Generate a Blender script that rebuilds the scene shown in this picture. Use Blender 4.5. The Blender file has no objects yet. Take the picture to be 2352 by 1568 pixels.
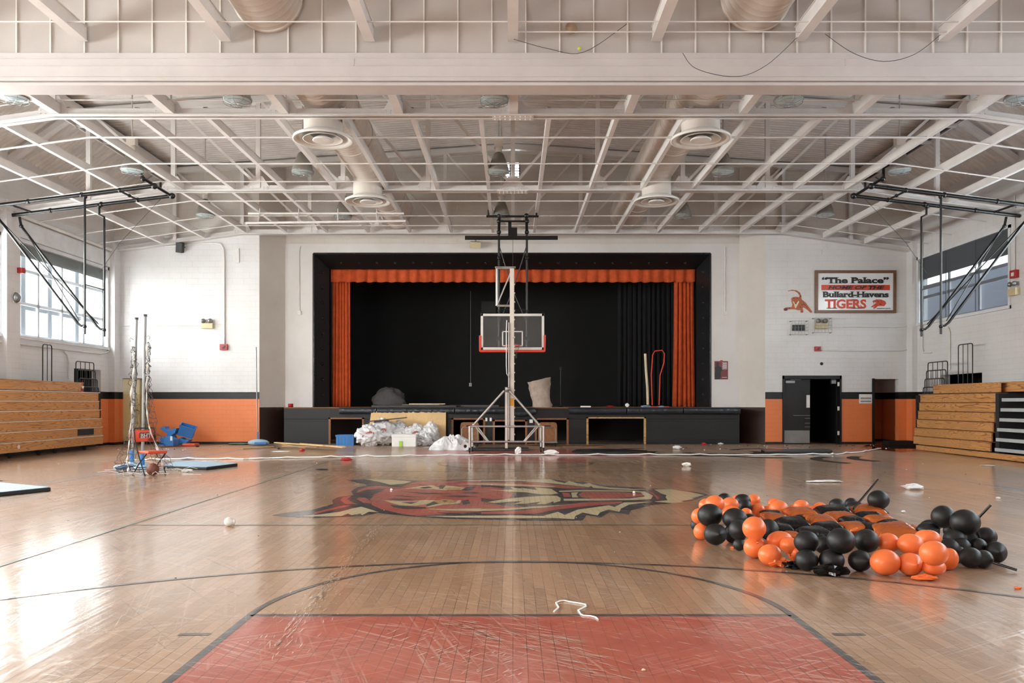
import bpy, bmesh, math, random
from mathutils import Vector, Matrix, Euler
random.seed(7)
S = bpy.context.scene
COL = S.collection
PI = math.pi
F = 1840.0; CX = 1178.0; CY = 924.0; HC = 1.46      # focal length in pixels, vanishing point, eye height

# ---------------------------------------------------------------- camera
cam_d = bpy.data.cameras.new('camera'); cam = bpy.data.objects.new('camera', cam_d); COL.objects.link(cam)
cam.location = (0, 0, HC); cam.rotation_euler = (PI/2, 0, 0)
cam_d.sensor_width = 36; cam_d.lens = 36*F/2352
cam_d.shift_x = -2/2352; cam_d.shift_y = 140/2352
cam_d.clip_start = .05; cam_d.clip_end = 300
S.camera = cam
# ---------------------------------------------------------------- view
S.view_settings.view_transform = 'Standard'; S.view_settings.look = 'None'
S.view_settings.gamma = 1; S.view_settings.use_curve_mapping = False
S.view_settings.exposure = 0.22
S.cycles.use_denoising = True
S.cycles.max_bounces = 7; S.cycles.diffuse_bounces = 4; S.cycles.glossy_bounces = 3; S.cycles.transparent_max_bounces = 12
S.cycles.use_adaptive_sampling = True; S.cycles.adaptive_threshold = .04
S.cycles.caustics_reflective = False; S.cycles.caustics_refractive = False
S.cycles.sample_clamp_indirect = 8
# ---------------------------------------------------------------- sky
W = bpy.data.worlds.new('sky'); S.world = W; W.use_nodes = True
nt = W.node_tree; nt.nodes.clear()
wo = nt.nodes.new('ShaderNodeOutputWorld'); bg = nt.nodes.new('ShaderNodeBackground')
tc = nt.nodes.new('ShaderNodeTexCoord'); sp = nt.nodes.new('ShaderNodeSeparateXYZ'); cr = nt.nodes.new('ShaderNodeValToRGB')
ma = nt.nodes.new('ShaderNodeMath'); ma.operation = 'MULTIPLY_ADD'; ma.inputs[1].default_value = .5; ma.inputs[2].default_value = .5
nt.links.new(tc.outputs['Generated'], sp.inputs[0]); nt.links.new(sp.outputs[2], ma.inputs[0]); nt.links.new(ma.outputs[0], cr.inputs[0])
e = cr.color_ramp.elements
e[0].position = .42; e[0].color = (.50, .49, .47, 1)
e[1].position = .52; e[1].color = (1.0, .97, .93, 1)
e2 = cr.color_ramp.elements.new(.8); e2.color = (.80, .90, 1.05, 1)
nt.links.new(cr.outputs[0], bg.inputs[0]); bg.inputs[1].default_value = 11.0
nt.links.new(bg.outputs[0], wo.inputs[0])

def portal(name, loc, rot, sx, sy):
    l = bpy.data.lights.new(name, 'AREA'); l.shape = 'RECTANGLE'; l.size = sx; l.size_y = sy
    l.cycles.is_portal = True
    o = bpy.data.objects.new(name, l); o.location = loc; o.rotation_euler = rot; COL.objects.link(o)
def area(name, loc, rot, sx, sy, w, col=(1, 1, 1)):
    l = bpy.data.lights.new(name, 'AREA'); l.shape = 'RECTANGLE'; l.size = sx; l.size_y = sy; l.energy = w; l.color = col
    o = bpy.data.objects.new(name, l); o.location = loc; o.rotation_euler = rot; COL.objects.link(o)
    return o
BAYS = [(22.5, 27.5), (16.7, 21.7), (10.9, 15.9), (5.1, 10.1), (-.7, 4.3)]
LWZ = (3.35, 6.0); RWZ = (4.18, 6.35); XW = 13.94
SKY_L = 1480.; SKY_R = 430.
for i, (a, b) in enumerate(BAYS):        # daylight shining in through each window (lamp sits outside the glass, facing in)
    pl = area('daylight_lamp', (-XW-.9, (a+b)/2, sum(LWZ)/2), (0, -PI/2-.08, 0), LWZ[1]-LWZ[0]+.6, b-a, SKY_L, (1.0, .965, .92))
    pr = area('daylight_lamp', (XW+.9, (a+b)/2, sum(RWZ)/2), (0, PI/2+.15, 0), RWZ[1]-RWZ[0]+.6, b-a, SKY_R, (.88, .94, 1.0)) if i else portal('sky_portal', (XW+.25, (a+b)/2, sum(RWZ)/2), (0, PI/2, 0), RWZ[1]-RWZ[0], b-a)

# ---------------------------------------------------------------- helpers
def lin(c):
    r = []
    for v in c[:3]:
        v /= 255.0
        r.append(v/12.92 if v <= .04045 else ((v+.055)/1.055)**2.4)
    return (r[0], r[1], r[2], 1)
class NT:
    def __init__(s, m): s.t = m.node_tree
    def n(s, typ, **kw):
        x = s.t.nodes.new(typ)
        for k, v in kw.items():
            if k.startswith('i_'):
                x.inputs[int(k[2:]) if k[2:].isdigit() else k[2:].replace('_', ' ')].default_value = v
            else: setattr(x, k, v)
        return x
    def l(s, a, b): s.t.links.new(a, b)
    def math(s, op, a, b=None, c=None, clamp=False):
        x = s.t.nodes.new('ShaderNodeMath'); x.operation = op; x.use_clamp = clamp
        for i, v in enumerate((a, b, c)):
            if v is None: continue
            if isinstance(v, (int, float)): x.inputs[i].default_value = v
            else: s.l(v, x.inputs[i])
        return x.outputs[0]
    def mix(s, f, a, b, blend='MIX'):
        x = s.t.nodes.new('ShaderNodeMix'); x.data_type = 'RGBA'; x.blend_type = blend
        for i, v in ((0, f), (6, a), (7, b)):
            if isinstance(v, (int, float, tuple)): x.inputs[i].default_value = v
            else: s.l(v, x.inputs[i])
        return x.outputs[2]
    def noise(s, vec, scale, detail=4, rough=.55, dist=0):
        x = s.n('ShaderNodeTexNoise'); x.inputs['Scale'].default_value = scale; x.inputs['Detail'].default_value = detail
        x.inputs['Roughness'].default_value = rough; x.inputs['Distortion'].default_value = dist
        if vec is not None: s.l(vec, x.inputs['Vector'])
        return x.outputs['Fac']
    def streak(s, pos, rz, along, across, off=(0, 0, 0)):
        return s.mapping(s.mapping(pos, (1, 1, 1), (0, 0, rz), off), (along, across, 1))
    def ramp(s, v, lo, hi):
        x = s.t.nodes.new('ShaderNodeMapRange'); x.inputs[1].default_value = lo; x.inputs[2].default_value = hi
        s.l(v, x.inputs[0]); return x.outputs[0]
    def mapping(s, vec, scale=(1, 1, 1), rot=(0, 0, 0), loc=(0, 0, 0)):
        x = s.n('ShaderNodeMapping'); x.inputs['Scale'].default_value = scale; x.inputs['Rotation'].default_value = rot
        x.inputs['Location'].default_value = loc
        s.l(vec, x.inputs[0]); return x.outputs[0]
def newmat(name):
    m = bpy.data.materials.new(name); m.use_nodes = True
    N = NT(m); p = m.node_tree.nodes['Principled BSDF']
    return m, N, p
def mat(name, c, rough=.55, metal=0, var=.08, vs=2.5, bump=0, bs=60, spec=.5, c2=None, c2amt=.5):
    m, N, p = newmat(name)
    g = N.n('ShaderNodeTexCoord').outputs['Object']
    f = N.noise(g, vs, 5)
    c = lin(c); d = tuple(v*(1-var*2.2) for v in c[:3])+(1,)
    colr = N.mix(N.ramp(f, .3, .7), d, c)
    if c2:
        f2 = N.noise(g, vs*2.7, 6, .7); colr = N.mix(N.ramp(f2, 1-c2amt, 1-c2amt+.06), colr, lin(c2))
    N.l(colr, p.inputs['Base Color'])
    p.inputs['Roughness'].default_value = rough; p.inputs['Metallic'].default_value = metal
    p.inputs['Specular IOR Level'].default_value = spec
    if bump:
        b = N.n('ShaderNodeBump'); b.inputs['Strength'].default_value = bump; b.inputs['Distance'].default_value = .01
        N.l(N.noise(g, bs, 3), b.inputs['Height']); N.l(b.outputs[0], p.inputs['Normal'])
    return m
def wallmat(name, bands, blocks=True, rough=.42, small_below=2.9, rust=0):
    """painted masonry: bands = [(z_from, colour)...] from the floor upward"""
    m, N, p = newmat(name)
    pos = N.n('ShaderNodeNewGeometry').outputs['Position']
    s = N.n('ShaderNodeSeparateXYZ'); N.l(pos, s.inputs[0])
    z = s.outputs[2]; u = N.math('ADD', s.outputs[0], s.outputs[1])
    cb = N.n('ShaderNodeCombineXYZ'); N.l(u, cb.inputs[0]); N.l(z, cb.inputs[1])
    wob = N.noise(pos, 9, 2)
    zz = N.math('ADD', z, N.math('MULTIPLY', N.math('SUBTRACT', wob, .5), .008))
    colr = lin(bands[0][1])
    for zf, c in bands[1:]:
        colr = N.mix(N.math('GREATER_THAN', zz, zf), colr, lin(c))
    f = N.noise(pos, .9, 6, .6)
    colr = N.mix(N.ramp(f, .35, .75), colr, (.90, .885, .86, 1), 'MULTIPLY')
    chip = N.ramp(N.noise(pos, 13, 6, .75), .71, .72)
    colr = N.mix(N.math('MULTIPLY', chip, .35), colr, lin((140, 132, 124)))
    if rust:
        v = N.mapping(pos, (3, 3, .22)); st = N.ramp(N.noise(v, 2.2, 3), .68, .80)
        colr = N.mix(N.math('MULTIPLY', st, rust), colr, lin((196, 160, 118)))
    h = N.noise(pos, 45, 3)
    if blocks:
        def brick(w, r):
            b = N.n('ShaderNodeTexBrick'); N.l(cb.outputs[0], b.inputs['Vector']); b.inputs['Scale'].default_value = 1
            b.inputs['Brick Width'].default_value = w; b.inputs['Row Height'].default_value = r
            b.inputs['Mortar Size'].default_value = .005; b.inputs['Mortar Smooth'].default_value = .4
            return b.outputs['Fac']
        mo = N.n('ShaderNodeMix'); N.l(N.math('LESS_THAN', z, small_below), mo.inputs[0]); N.l(brick(.4, .2), mo.inputs[2]); N.l(brick(.3, .15), mo.inputs[3])
        mm = mo.outputs[0]
        colr = N.mix(N.math('MULTIPLY', mm, N.math('MULTIPLY', N.ramp(N.noise(pos, 3, 3), .3, .7), .26)), colr, (.35, .33, .32, 1), 'MULTIPLY')
        h = N.math('SUBTRACT', N.math('MULTIPLY', h, .4), mm)
    b = N.n('ShaderNodeBump'); b.inputs['Strength'].default_value = .55; b.inputs['Distance'].default_value = .006
    N.l(h, b.inputs['Height']); N.l(b.outputs[0], p.inputs['Normal'])
    N.l(colr, p.inputs['Base Color']); p.inputs['Roughness'].default_value = rough
    return m
def floormat(name, c, c2, wood=True, rough=.42, scuff=.36):
    m, N, p = newmat(name)
    pos = N.n('ShaderNodeNewGeometry').outputs['Position']
    s = N.n('ShaderNodeSeparateXYZ'); N.l(pos, s.inputs[0])
    cb = N.n('ShaderNodeCombineXYZ'); N.l(s.outputs[1], cb.inputs[0]); N.l(s.outputs[0], cb.inputs[1])
    b = N.n('ShaderNodeTexBrick'); N.l(cb.outputs[0], b.inputs['Vector']); b.inputs['Scale'].default_value = 1
    b.inputs['Brick Width'].default_value = .95; b.inputs['Row Height'].default_value = .083
    b.inputs['Mortar Size'].default_value = .0022; b.inputs['Mortar Smooth'].default_value = .1; b.offset = .37
    b.inputs['Color1'].default_value = (0, 0, 0, 1); b.inputs['Color2'].default_value = (1, 1, 1, 1); b.inputs['Mortar'].default_value = (.5, .5, .5, 1)
    if wood:
        grain = N.noise(N.mapping(pos, (42, 2.2, 1)), 1.6, 3, .65)
        colr = N.mix(N.math('ADD', N.math('MULTIPLY', b.outputs['Color'], .45), N.math('MULTIPLY', grain, .5)), lin(c), lin(c2))
    else:
        colr = N.mix(N.ramp(N.noise(pos, 2.2, 6, .65), .35, .7), lin(c), lin(c2))
    # wide dull, dusty patches worn into the finish
    dust = N.ramp(N.noise(pos, .42, 3, .6), .46, .72)
    colr = N.mix(N.math('MULTIPLY', dust, .30), colr, lin((176, 158, 142)))
    # scuffs: fine pale scratches in several directions, patchy, plus broad scraped smears
    tot = None
    pmn = N.n('ShaderNodeTexNoise'); pmn.inputs['Scale'].default_value = .8; pmn.inputs['Detail'].default_value = 4; pmn.inputs['Roughness'].default_value = .75
    N.l(pos, pmn.inputs['Vector']); ps = N.n('ShaderNodeSeparateColor'); N.l(pmn.outputs['Color'], ps.inputs[0])
    for i, (rz, al, ac, th, k) in enumerate(((.62, .55, 34, .575, .8), (-.55, .5, 38, .575, .8), (1.25, .6, 30, .58, .7), (.3, 1.4, 20, .61, 1.))):
        v = N.streak(pos, rz, al, ac, (rz*7, i*3.1, 0))
        q = N.math('MULTIPLY', N.ramp(N.noise(v, 1.0, 2, .62), th, th+.06), k)
        q = N.math('MULTIPLY', q, N.ramp(ps.outputs[i % 3], .42, .58))
        tot = q if tot is None else N.math('MAXIMUM', tot, q)
    sm = N.math('MULTIPLY', N.ramp(N.noise(N.streak(pos, .35, 1.1, 6, (2, 9, 0)), 1.3, 5, .8), .57, .64), N.ramp(ps.outputs[1], .45, .6))
    tot = N.math('MAXIMUM', tot, N.math('MULTIPLY', sm, .75))
    colr = N.mix(N.math('MULTIPLY', tot, scuff), colr, lin((222, 204, 190)))
    # dark drag marks and dirt
    dk = N.ramp(N.noise(N.streak(pos, .9, .4, 18, (3, 1, 0)), 1.0, 3, .7), .60, .68)
    dk = N.math('MULTIPLY', dk, N.ramp(ps.outputs[2], .45, .55))
    colr = N.mix(N.math('MULTIPLY', dk, .5), colr, lin((84, 66, 52)))
    spk = N.ramp(N.noise(pos, 26, 1, .6), .72, .74)
    colr = N.mix(N.math('MULTIPLY', spk, .6), colr, lin((70, 56, 46)))
    # dirt thickens toward the stage and the far doors
    far = N.ramp(N.math('ADD', s.outputs[1], N.math('MULTIPLY', s.outputs[0], .35)), 17, 30)
    far = N.math('MULTIPLY', far, N.ramp(ps.outputs[2], .35, .6))
    colr = N.mix(N.math('MULTIPLY', far, .55), colr, lin((158, 138, 122)))
    seam = N.math('MULTIPLY', b.outputs['Fac'], N.ramp(ps.outputs[0], .35, .6))
    colr = N.mix(N.math('MULTIPLY', seam, .8), colr, lin((66, 46, 36)))
    N.l(colr, p.inputs['Base Color'])
    rr = N.math('ADD', rough, N.math('MULTIPLY', N.ramp(ps.outputs[1], .35, .65), .16))
    rr = N.math('ADD', rr, N.math('MULTIPLY', tot, .10))
    N.l(N.math('SUBTRACT', 1.0, N.math('MULTIPLY', N.ramp(s.outputs[1], 19, 26), .65)), p.inputs['Coat Weight'])
    N.l(rr, p.inputs['Roughness'])
    p.inputs['Specular IOR Level'].default_value = .85
    p.inputs['Coat Weight'].default_value = 1.0; p.inputs['Coat Roughness'].default_value = .13; p.inputs['Coat IOR'].default_value = 1.45
    h = N.math('SUBTRACT', N.math('ADD', N.math('MULTIPLY', N.noise(N.mapping(pos, (14, .9, 1)), 1.0, 1), .8), N.math('MULTIPLY', tot, .12)), N.math('MULTIPLY', seam, .6))
    bu = N.n('ShaderNodeBump'); bu.inputs['Strength'].default_value = .38; bu.inputs['Distance'].default_value = .006
    N.l(h, bu.inputs['Height']); N.l(bu.outputs[0], p.inputs['Normal']); N.l(bu.outputs[0], p.inputs['Coat Normal'])
    return m
def woodmat(name, c, cd, axis=1, scale=1.0, rough=.38):
    """flat sawn board with long cathedral grain running along the given axis"""
    m, N, p = newmat(name)
    g = N.n('ShaderNodeNewGeometry').outputs['Position']
    sc = [11*scale]*3; sc[axis] = .8*scale
    v = N.mapping(g, tuple(sc))
    w = N.noise(v, .55, 2, .4, .5)
    rings = N.math('FRACT', N.math('MULTIPLY', w, 17))
    line = N.ramp(N.math('ABSOLUTE', N.math('SUBTRACT', rings, .5)), .30, .5)
    fine = N.noise(N.mapping(g, tuple(x*9 for x in sc)), 1, 3)
    colr = N.mix(N.math('ADD', N.math('MULTIPLY', line, .85), N.math('MULTIPLY', fine, .22)), lin(c), lin(cd))
    colr = N.mix(N.ramp(N.noise(g, 1.1, 4), .45, .8), colr, lin(tuple(min(255, x*.86) for x in c)))
    N.l(colr, p.inputs['Base Color']); p.inputs['Roughness'].default_value = rough
    return m
def glassmat(name, tint=(.93, .96, .96), k=.10):
    m, N, p = newmat(name)
    t = N.n('ShaderNodeBsdfTransparent'); t.inputs[0].default_value = (*tint, 1)
    g = N.n('ShaderNodeBsdfGlossy'); g.inputs['Roughness'].default_value = .04
    mx = N.n('ShaderNodeMixShader'); mx.inputs[0].default_value = k
    N.l(t.outputs[0], mx.inputs[1]); N.l(g.outputs[0], mx.inputs[2])
    N.l(mx.outputs[0], m.node_tree.nodes['Material Output'].inputs[0]); return m
def screenmat(name, c, cover, sc):
    """woven wire guard: crossed wires with open gaps"""
    m, N, p = newmat(name)
    pos = N.n('ShaderNodeNewGeometry').outputs['Position']
    s = N.n('ShaderNodeSeparateXYZ'); N.l(pos, s.inputs[0])
    a = N.math('FRACT', N.math('MULTIPLY', N.math('ADD', s.outputs[1], s.outputs[2]), sc))
    b = N.math('FRACT', N.math('MULTIPLY', N.math('SUBTRACT', s.outputs[1], s.outputs[2]), sc))
    k = N.math('MAXIMUM', N.math('LESS_THAN', a, cover), N.math('LESS_THAN', b, cover))
    t = N.n('ShaderNodeBsdfTransparent'); mx = N.n('ShaderNodeMixShader'); N.l(k, mx.inputs[0])
    p.inputs['Base Color'].default_value = lin(c); p.inputs['Roughness'].default_value = .5
    N.l(t.outputs[0], mx.inputs[1]); N.l(p.outputs[0], mx.inputs[2])
    N.l(mx.outputs[0], m.node_tree.nodes['Material Output'].inputs[0]); return m

class MB:
    """collects shapes and links them as ONE mesh object"""
    def __init__(s): s.v = []; s.f = []; s.m = []; s.sm = []
    def add(s, vs, fs, mi=0, smooth=False):
        o = len(s.v); s.v += [tuple(v) for v in vs]
        for f in fs: s.f.append([o+i for i in f]); s.m.append(mi); s.sm.append(smooth)
        return s
    def box(s, x0, y0, z0, x1, y1, z1, mi=0):
        if x0 > x1: x0, x1 = x1, x0
        if y0 > y1: y0, y1 = y1, y0
        if z0 > z1: z0, z1 = z1, z0
        vs = [(x, y, z) for z in (z0, z1) for y in (y0, y1) for x in (x0, x1)]
        return s.add(vs, [(0, 2, 3, 1), (4, 5, 7, 6), (0, 1, 5, 4), (2, 6, 7, 3), (0, 4, 6, 2), (1, 3, 7, 5)], mi)
    def obox(s, c, size, R, mi=0):
        h = [k/2 for k in size]; R = R.to_matrix() if isinstance(R, Euler) else R
        vs = [Vector(c)+R @ Vector((x*h[0], y*h[1], z*h[2])) for z in (-1, 1) for y in (-1, 1) for x in (-1, 1)]
        return s.add(vs, [(0, 2, 3, 1), (4, 5, 7, 6), (0, 1, 5, 4), (2, 6, 7, 3), (0, 4, 6, 2), (1, 3, 7, 5)], mi)
    def tube(s, a, b, r, n=8, r2=None, mi=0, caps=True):
        a = Vector(a); b = Vector(b); d = b-a
        if d.length < 1e-6: return s
        d.normalize(); r2 = r if r2 is None else r2
        u = d.cross(Vector((0, 0, 1)) if abs(d.z) < .9 else Vector((1, 0, 0))).normalized(); w = d.cross(u)
        vs = []
        for k in range(n):
            t = 2*PI*k/n; e = u*math.cos(t)+w*math.sin(t); vs += [a+e*r, b+e*r2]
        s.add(vs, [(2*k, 2*k+1, (2*k+3) % (2*n), (2*k+2) % (2*n)) for k in range(n)], mi, True)
        if caps: s.add(vs, [tuple(range(0, 2*n, 2)), tuple(range(2*n-1, 0, -2))], mi)
        return s
    def path(s, pts, r, n=8, mi=0):
        pts = [Vector(p) for p in pts]; fr = []
        for i, p in enumerate(pts):
            d = (pts[min(i+1, len(pts)-1)]-pts[max(i-1, 0)]).normalized()
            if i == 0: u = d.cross(Vector((0, 0, 1)) if abs(d.z) < .9 else Vector((1, 0, 0))).normalized()
            else: u = (u-d*u.dot(d)).normalized()
            fr.append((p, u, d.cross(u)))
        vs = [p+(u*math.cos(2*PI*k/n)+w*math.sin(2*PI*k/n))*r for p, u, w in fr for k in range(n)]
        fs = [(i*n+k, i*n+(k+1) % n, (i+1)*n+(k+1) % n, (i+1)*n+k) for i in range(len(pts)-1) for k in range(n)]
        s.add(vs, fs, mi, True)
        s.add(vs, [tuple(range(n-1, -1, -1)), tuple(range((len(pts)-1)*n, len(pts)*n))], mi); return s
    def lathe(s, prof, c=(0, 0, 0), n=24, R=None, mi=0, sc=(1, 1, 1)):
        """prof = [(r, z)...] spun about z"""
        vs = []
        for r, z in prof:
            for k in range(n):
                v = Vector((r*math.cos(2*PI*k/n)*sc[0], r*math.sin(2*PI*k/n)*sc[1], z*sc[2]))
                if R is not None: v = R @ v
                vs.append(v+Vector(c))
        fs = [(i*n+k, i*n+(k+1) % n, (i+1)*n+(k+1) % n, (i+1)*n+k) for i in range(len(prof)-1) for k in range(n)]
        return s.add(vs, fs, mi, True)
    def ball(s, c, r, n=16, mi=0, sc=(1, 1, 1)):
        prof = [(max(r*math.sin(PI*i/(n//2)), 1e-5), -r*math.cos(PI*i/(n//2))) for i in range(n//2+1)]
        return s.lathe(prof, c, n, None, mi, sc)
    def prism(s, pts, off, mi=0):
        """closed polygon (3-D points) extruded by the vector off"""
        pts = [Vector(p) for p in pts]; n = len(pts); off = Vector(off)
        nrm = Vector((0, 0, 0))
        for i in range(n): nrm += pts[i].cross(pts[(i+1) % n])
        if nrm.dot(off) > 0: pts.reverse()
        vs = pts+[p+off for p in pts]
        s.add(vs, [tuple(range(n)), tuple(range(2*n-1, n-1, -1))]+[(i, i+n, (i+1) % n+n, (i+1) % n) for i in range(n)], mi); return s
    def quad(s, a, b, c, d, mi=0): return s.add([a, b, c, d], [(0, 1, 2, 3)], mi)
    def build(s, name, mats, parent=None, bevel=0, sub=0, solid=0):
        me = bpy.data.meshes.new(name); me.from_pydata([tuple(v) for v in s.v], [], s.f)
        if not isinstance(mats, (list, tuple)): mats = [mats]
        for m in mats: me.materials.append(m)
        me.polygons.foreach_set('material_index', s.m); me.polygons.foreach_set('use_smooth', s.sm); me.update()
        o = bpy.data.objects.new(name, me); COL.objects.link(o)
        if parent is not None:
            o.parent = parent; o.matrix_parent_inverse = Matrix.Translation(-Vector(parent.location)) if parent.type == 'EMPTY' and not parent.get('loc') else Matrix()
        if solid: md = o.modifiers.new('solid', 'SOLIDIFY'); md.thickness = solid; md.offset = 0
        if bevel: md = o.modifiers.new('bevel', 'BEVEL'); md.width = bevel; md.segments = 2; md.limit_method = 'ANGLE'
        if sub: md = o.modifiers.new('sub', 'SUBSURF'); md.levels = sub; md.render_levels = sub
        return o
def tag(o, label, cat, group=None, kind=None):
    o['label'] = label; o['category'] = cat
    if group: o['group'] = group
    if kind: o['kind'] = kind
    return o
def thing(name, label, cat, loc=(0, 0, 0), group=None, local=False):
    """Empty at the thing's base; parts are built in world coordinates unless local"""
    o = bpy.data.objects.new(name, None); o.empty_display_size = .1; COL.objects.link(o); o.location = loc
    if local: o['loc'] = 1
    return tag(o, label, cat, group)
def struct(name, mb, m, parent=None, **k):
    o = mb.build(name, m, parent, **k)
    if parent is None: o['kind'] = 'structure'
    return o
def sempty(name, loc=(0, 0, 0)):
    o = bpy.data.objects.new(name, None); COL.objects.link(o); o['kind'] = 'structure'; o.location = loc; return o
def dup(root, loc=None, rot=None, label=None, scale=None):
    r = root.copy(); COL.objects.link(r)
    if loc is not None: r.location = loc
    if rot is not None: r.rotation_euler = rot
    if scale is not None: r.scale = scale
    if label: r['label'] = label
    for ch in list(root.children):
        c = ch.copy(); COL.objects.link(c); c.parent = r
        for g in ch.children:
            d = g.copy(); COL.objects.link(d); d.parent = c
    return r
def P(px, py, D): return Vector(((px-CX)*D/F, D, HC-(py-CY)*D/F))     # a photograph pixel at depth D, in metres
def G(px, py, z=0.):                                                   # ... at height z (0 = the floor)
    D = F*(HC-z)/(py-CY); return Vector(((px-CX)*D/F, D, z))
ORD = ['first', 'second', 'third', 'fourth', 'fifth', 'sixth', 'seventh', 'eighth', 'ninth', 'tenth', 'eleventh', 'twelfth', 'thirteenth', 'fourteenth', 'fifteenth', 'sixteenth', 'seventeenth', 'eighteenth', 'nineteenth', 'twentieth']
def wall_holes(mb, axis, w0, w1, t, u0, u1, z0, z1, holes):
    """wall slab with rectangular openings; axis 'x': runs along x with depth w0..w1 in y; 'y': runs along y"""
    us = sorted({u0, u1, *[h[0] for h in holes], *[h[1] for h in holes]}); zs = sorted({z0, z1, *[h[2] for h in holes], *[h[3] for h in holes]})
    for i in range(len(us)-1):
        run = None
        for j in range(len(zs)-1):
            uc = (us[i]+us[i+1])/2; zc = (zs[j]+zs[j+1])/2
            if any(h[0] < uc < h[1] and h[2] < zc < h[3] for h in holes):
                continue
            a, b = us[i], us[i+1]
            if axis == 'x': mb.box(a, w0, zs[j], b, w1, zs[j+1])
            else: mb.box(w0, a, zs[j], w1, b, zs[j+1])
    return mb
# ---------------------------------------------------------------- materials
WHITE = (222, 221, 222); ORG = (230, 130, 76); BLK = (15, 15, 18)
M = {}
M['wall'] = wallmat('painted_block', [(-1, (30, 28, 28)), (.085, ORG), (1.58, BLK), (1.825, WHITE)], rust=.0)
M['wall_side'] = wallmat('painted_block_side', [(-1, (30, 28, 28)), (.085, ORG), (1.58, BLK), (1.825, WHITE)], rust=.35)
M['splay'] = wallmat('painted_splay', [(-1, (60, 42, 36)), (1.29, (214, 208, 202))], blocks=False)
M['plaster'] = wallmat('white_plaster', [(-1, (60, 42, 36)), (1.29, (220, 217, 216))], blocks=False)
M['cream_tile'] = wallmat('cream_tile', [(-1, (84, 70, 58)), (.12, (216, 196, 142)), (1.75, (230, 216, 178))])
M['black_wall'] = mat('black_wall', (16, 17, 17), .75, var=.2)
M['floor'] = floormat('maple_floor', (142, 107, 76), (192, 150, 112))
M['red_paint'] = floormat('red_floor_paint', (166, 66, 42), (186, 82, 54), wood=False, scuff=.42)
M['line_black'] = floormat('black_floor_paint', (44, 44, 48), (66, 66, 70), wood=False, scuff=.3)
M['line_blue'] = floormat('faded_blue_floor_paint', (104, 108, 124), (138, 134, 140), wood=False)
M['line_green'] = floormat('faded_green_floor_paint', (96, 112, 92), (140, 138, 112), wood=False)
M['logo_cream'] = floormat('cream_floor_paint', (214, 196, 150), (226, 208, 166), wood=False, scuff=.2)
M['logo_black'] = floormat('dark_floor_paint', (42, 42, 48), (58, 58, 64), wood=False, scuff=.3)
M['logo_red'] = floormat('brick_red_floor_paint', (178, 74, 60), (198, 94, 78), wood=False, scuff=.35)
M['logo_yellow'] = floormat('ochre_floor_paint', (196, 156, 82), (206, 170, 100), wood=False, scuff=.3)
M['steel'] = mat('white_painted_steel', (226, 222, 220), .45, var=.05, bump=.1)
M['steel2'] = mat('white_painted_steel_header', (204, 198, 197), .5, var=.04, bump=.25, bs=120, c2=(120, 100, 84), c2amt=.27)
M['deck'] = mat('white_corrugated_deck', (230, 225, 220), .55, var=.08)
M['sheet'] = mat('white_sheet_panel', (190, 184, 180), .5, var=.06, vs=1.2)
M['duct'] = mat('grey_white_duct', (220, 212, 204), .4, var=.06)
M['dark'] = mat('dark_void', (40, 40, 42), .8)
M['brick'] = wallmat('white_painted_brick', [(-1, (212, 206, 200))], rough=.7)
M['black_pipe'] = mat('black_pipe', (16, 16, 18), .35, var=.2)
M['black_paint'] = mat('black_wood_paint', (10, 11, 13), .5, var=.2, bump=.2, bs=20)
M['black_gloss'] = mat('black_gloss_paint', (34, 35, 38), .24, var=.2, bump=.3, bs=9)
M['velour'] = mat('orange_velour', (206, 84, 34), .85, var=.14, vs=5)
M['black_velour'] = mat('black_velour', (22, 22, 24), .9, var=.2)
M['vinyl'] = mat('black_vinyl', (36, 42, 50), .30, var=.15, bump=.8, bs=7)
M['grey_vinyl'] = mat('grey_vinyl', (66, 68, 72), .4, var=.15, bump=.5, bs=8)
M['bleach'] = woodmat('oak_bleacher', (212, 156, 98), (138, 82, 40))
M['ply'] = woodmat('maple_panel', (228, 194, 144), (208, 168, 114), axis=2, scale=.8)
M['raw_wood'] = woodmat('raw_timber', (196, 160, 110), (140, 100, 62), axis=0)
M['frame_wood'] = woodmat('brown_frame_wood', (128, 88, 58), (84, 52, 34), axis=0, scale=2)
M['chip'] = mat('brown_chipboard', (150, 98, 60), .6, var=.15, vs=12)
M['alu'] = mat('worn_aluminium', (196, 192, 188), .35, .7, var=.08, c2=(120, 104, 92), c2amt=.36)
M['mast'] = mat('cream_painted_mast', (226, 216, 204), .45, 0, var=.06, c2=(120, 84, 60), c2amt=.37)
M['nosing'] = mat('pale_metal_nosing', (186, 192, 196), .4)
M['galv'] = mat('galvanised', (150, 150, 150), .4, .8)
M['rubber'] = mat('black_rubber', (20, 20, 20), .6)
M['orange_pad'] = mat('orange_padding', (226, 66, 40), .5)
M['white_frame'] = mat('white_frame', (232, 230, 226), .4)
M['white_plastic'] = mat('white_plastic', (228, 226, 222), .45)
M['beige'] = mat('beige_plastic', (214, 200, 160), .5)
M['red'] = mat('red_enamel', (176, 34, 34), .4)
M['blue'] = mat('blue_plastic', (52, 124, 194), .4)
M['blue_pad'] = mat('pale_blue_pad', (156, 186, 206), .42, var=.1)
M['bag'] = mat('white_bin_bag', (232, 231, 233), .35, var=.05, bump=.9, bs=9)
M['paper'] = mat('paper', (240, 239, 236), .7, var=.03)
M['cloth'] = mat('grey_dust_sheet', (84, 82, 82), .8, bump=.6, bs=12)
M['beige_cloth'] = mat('beige_dust_cover', (186, 168, 152), .6, var=.16, vs=5, bump=1., bs=9)
M['speaker'] = mat('black_speaker', (28, 29, 31), .5)
M['balloon_o'] = mat('orange_latex', (244, 122, 64), .38, var=.03)
M['balloon_k'] = mat('black_latex', (17, 19, 22), .5, var=.1)
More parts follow.
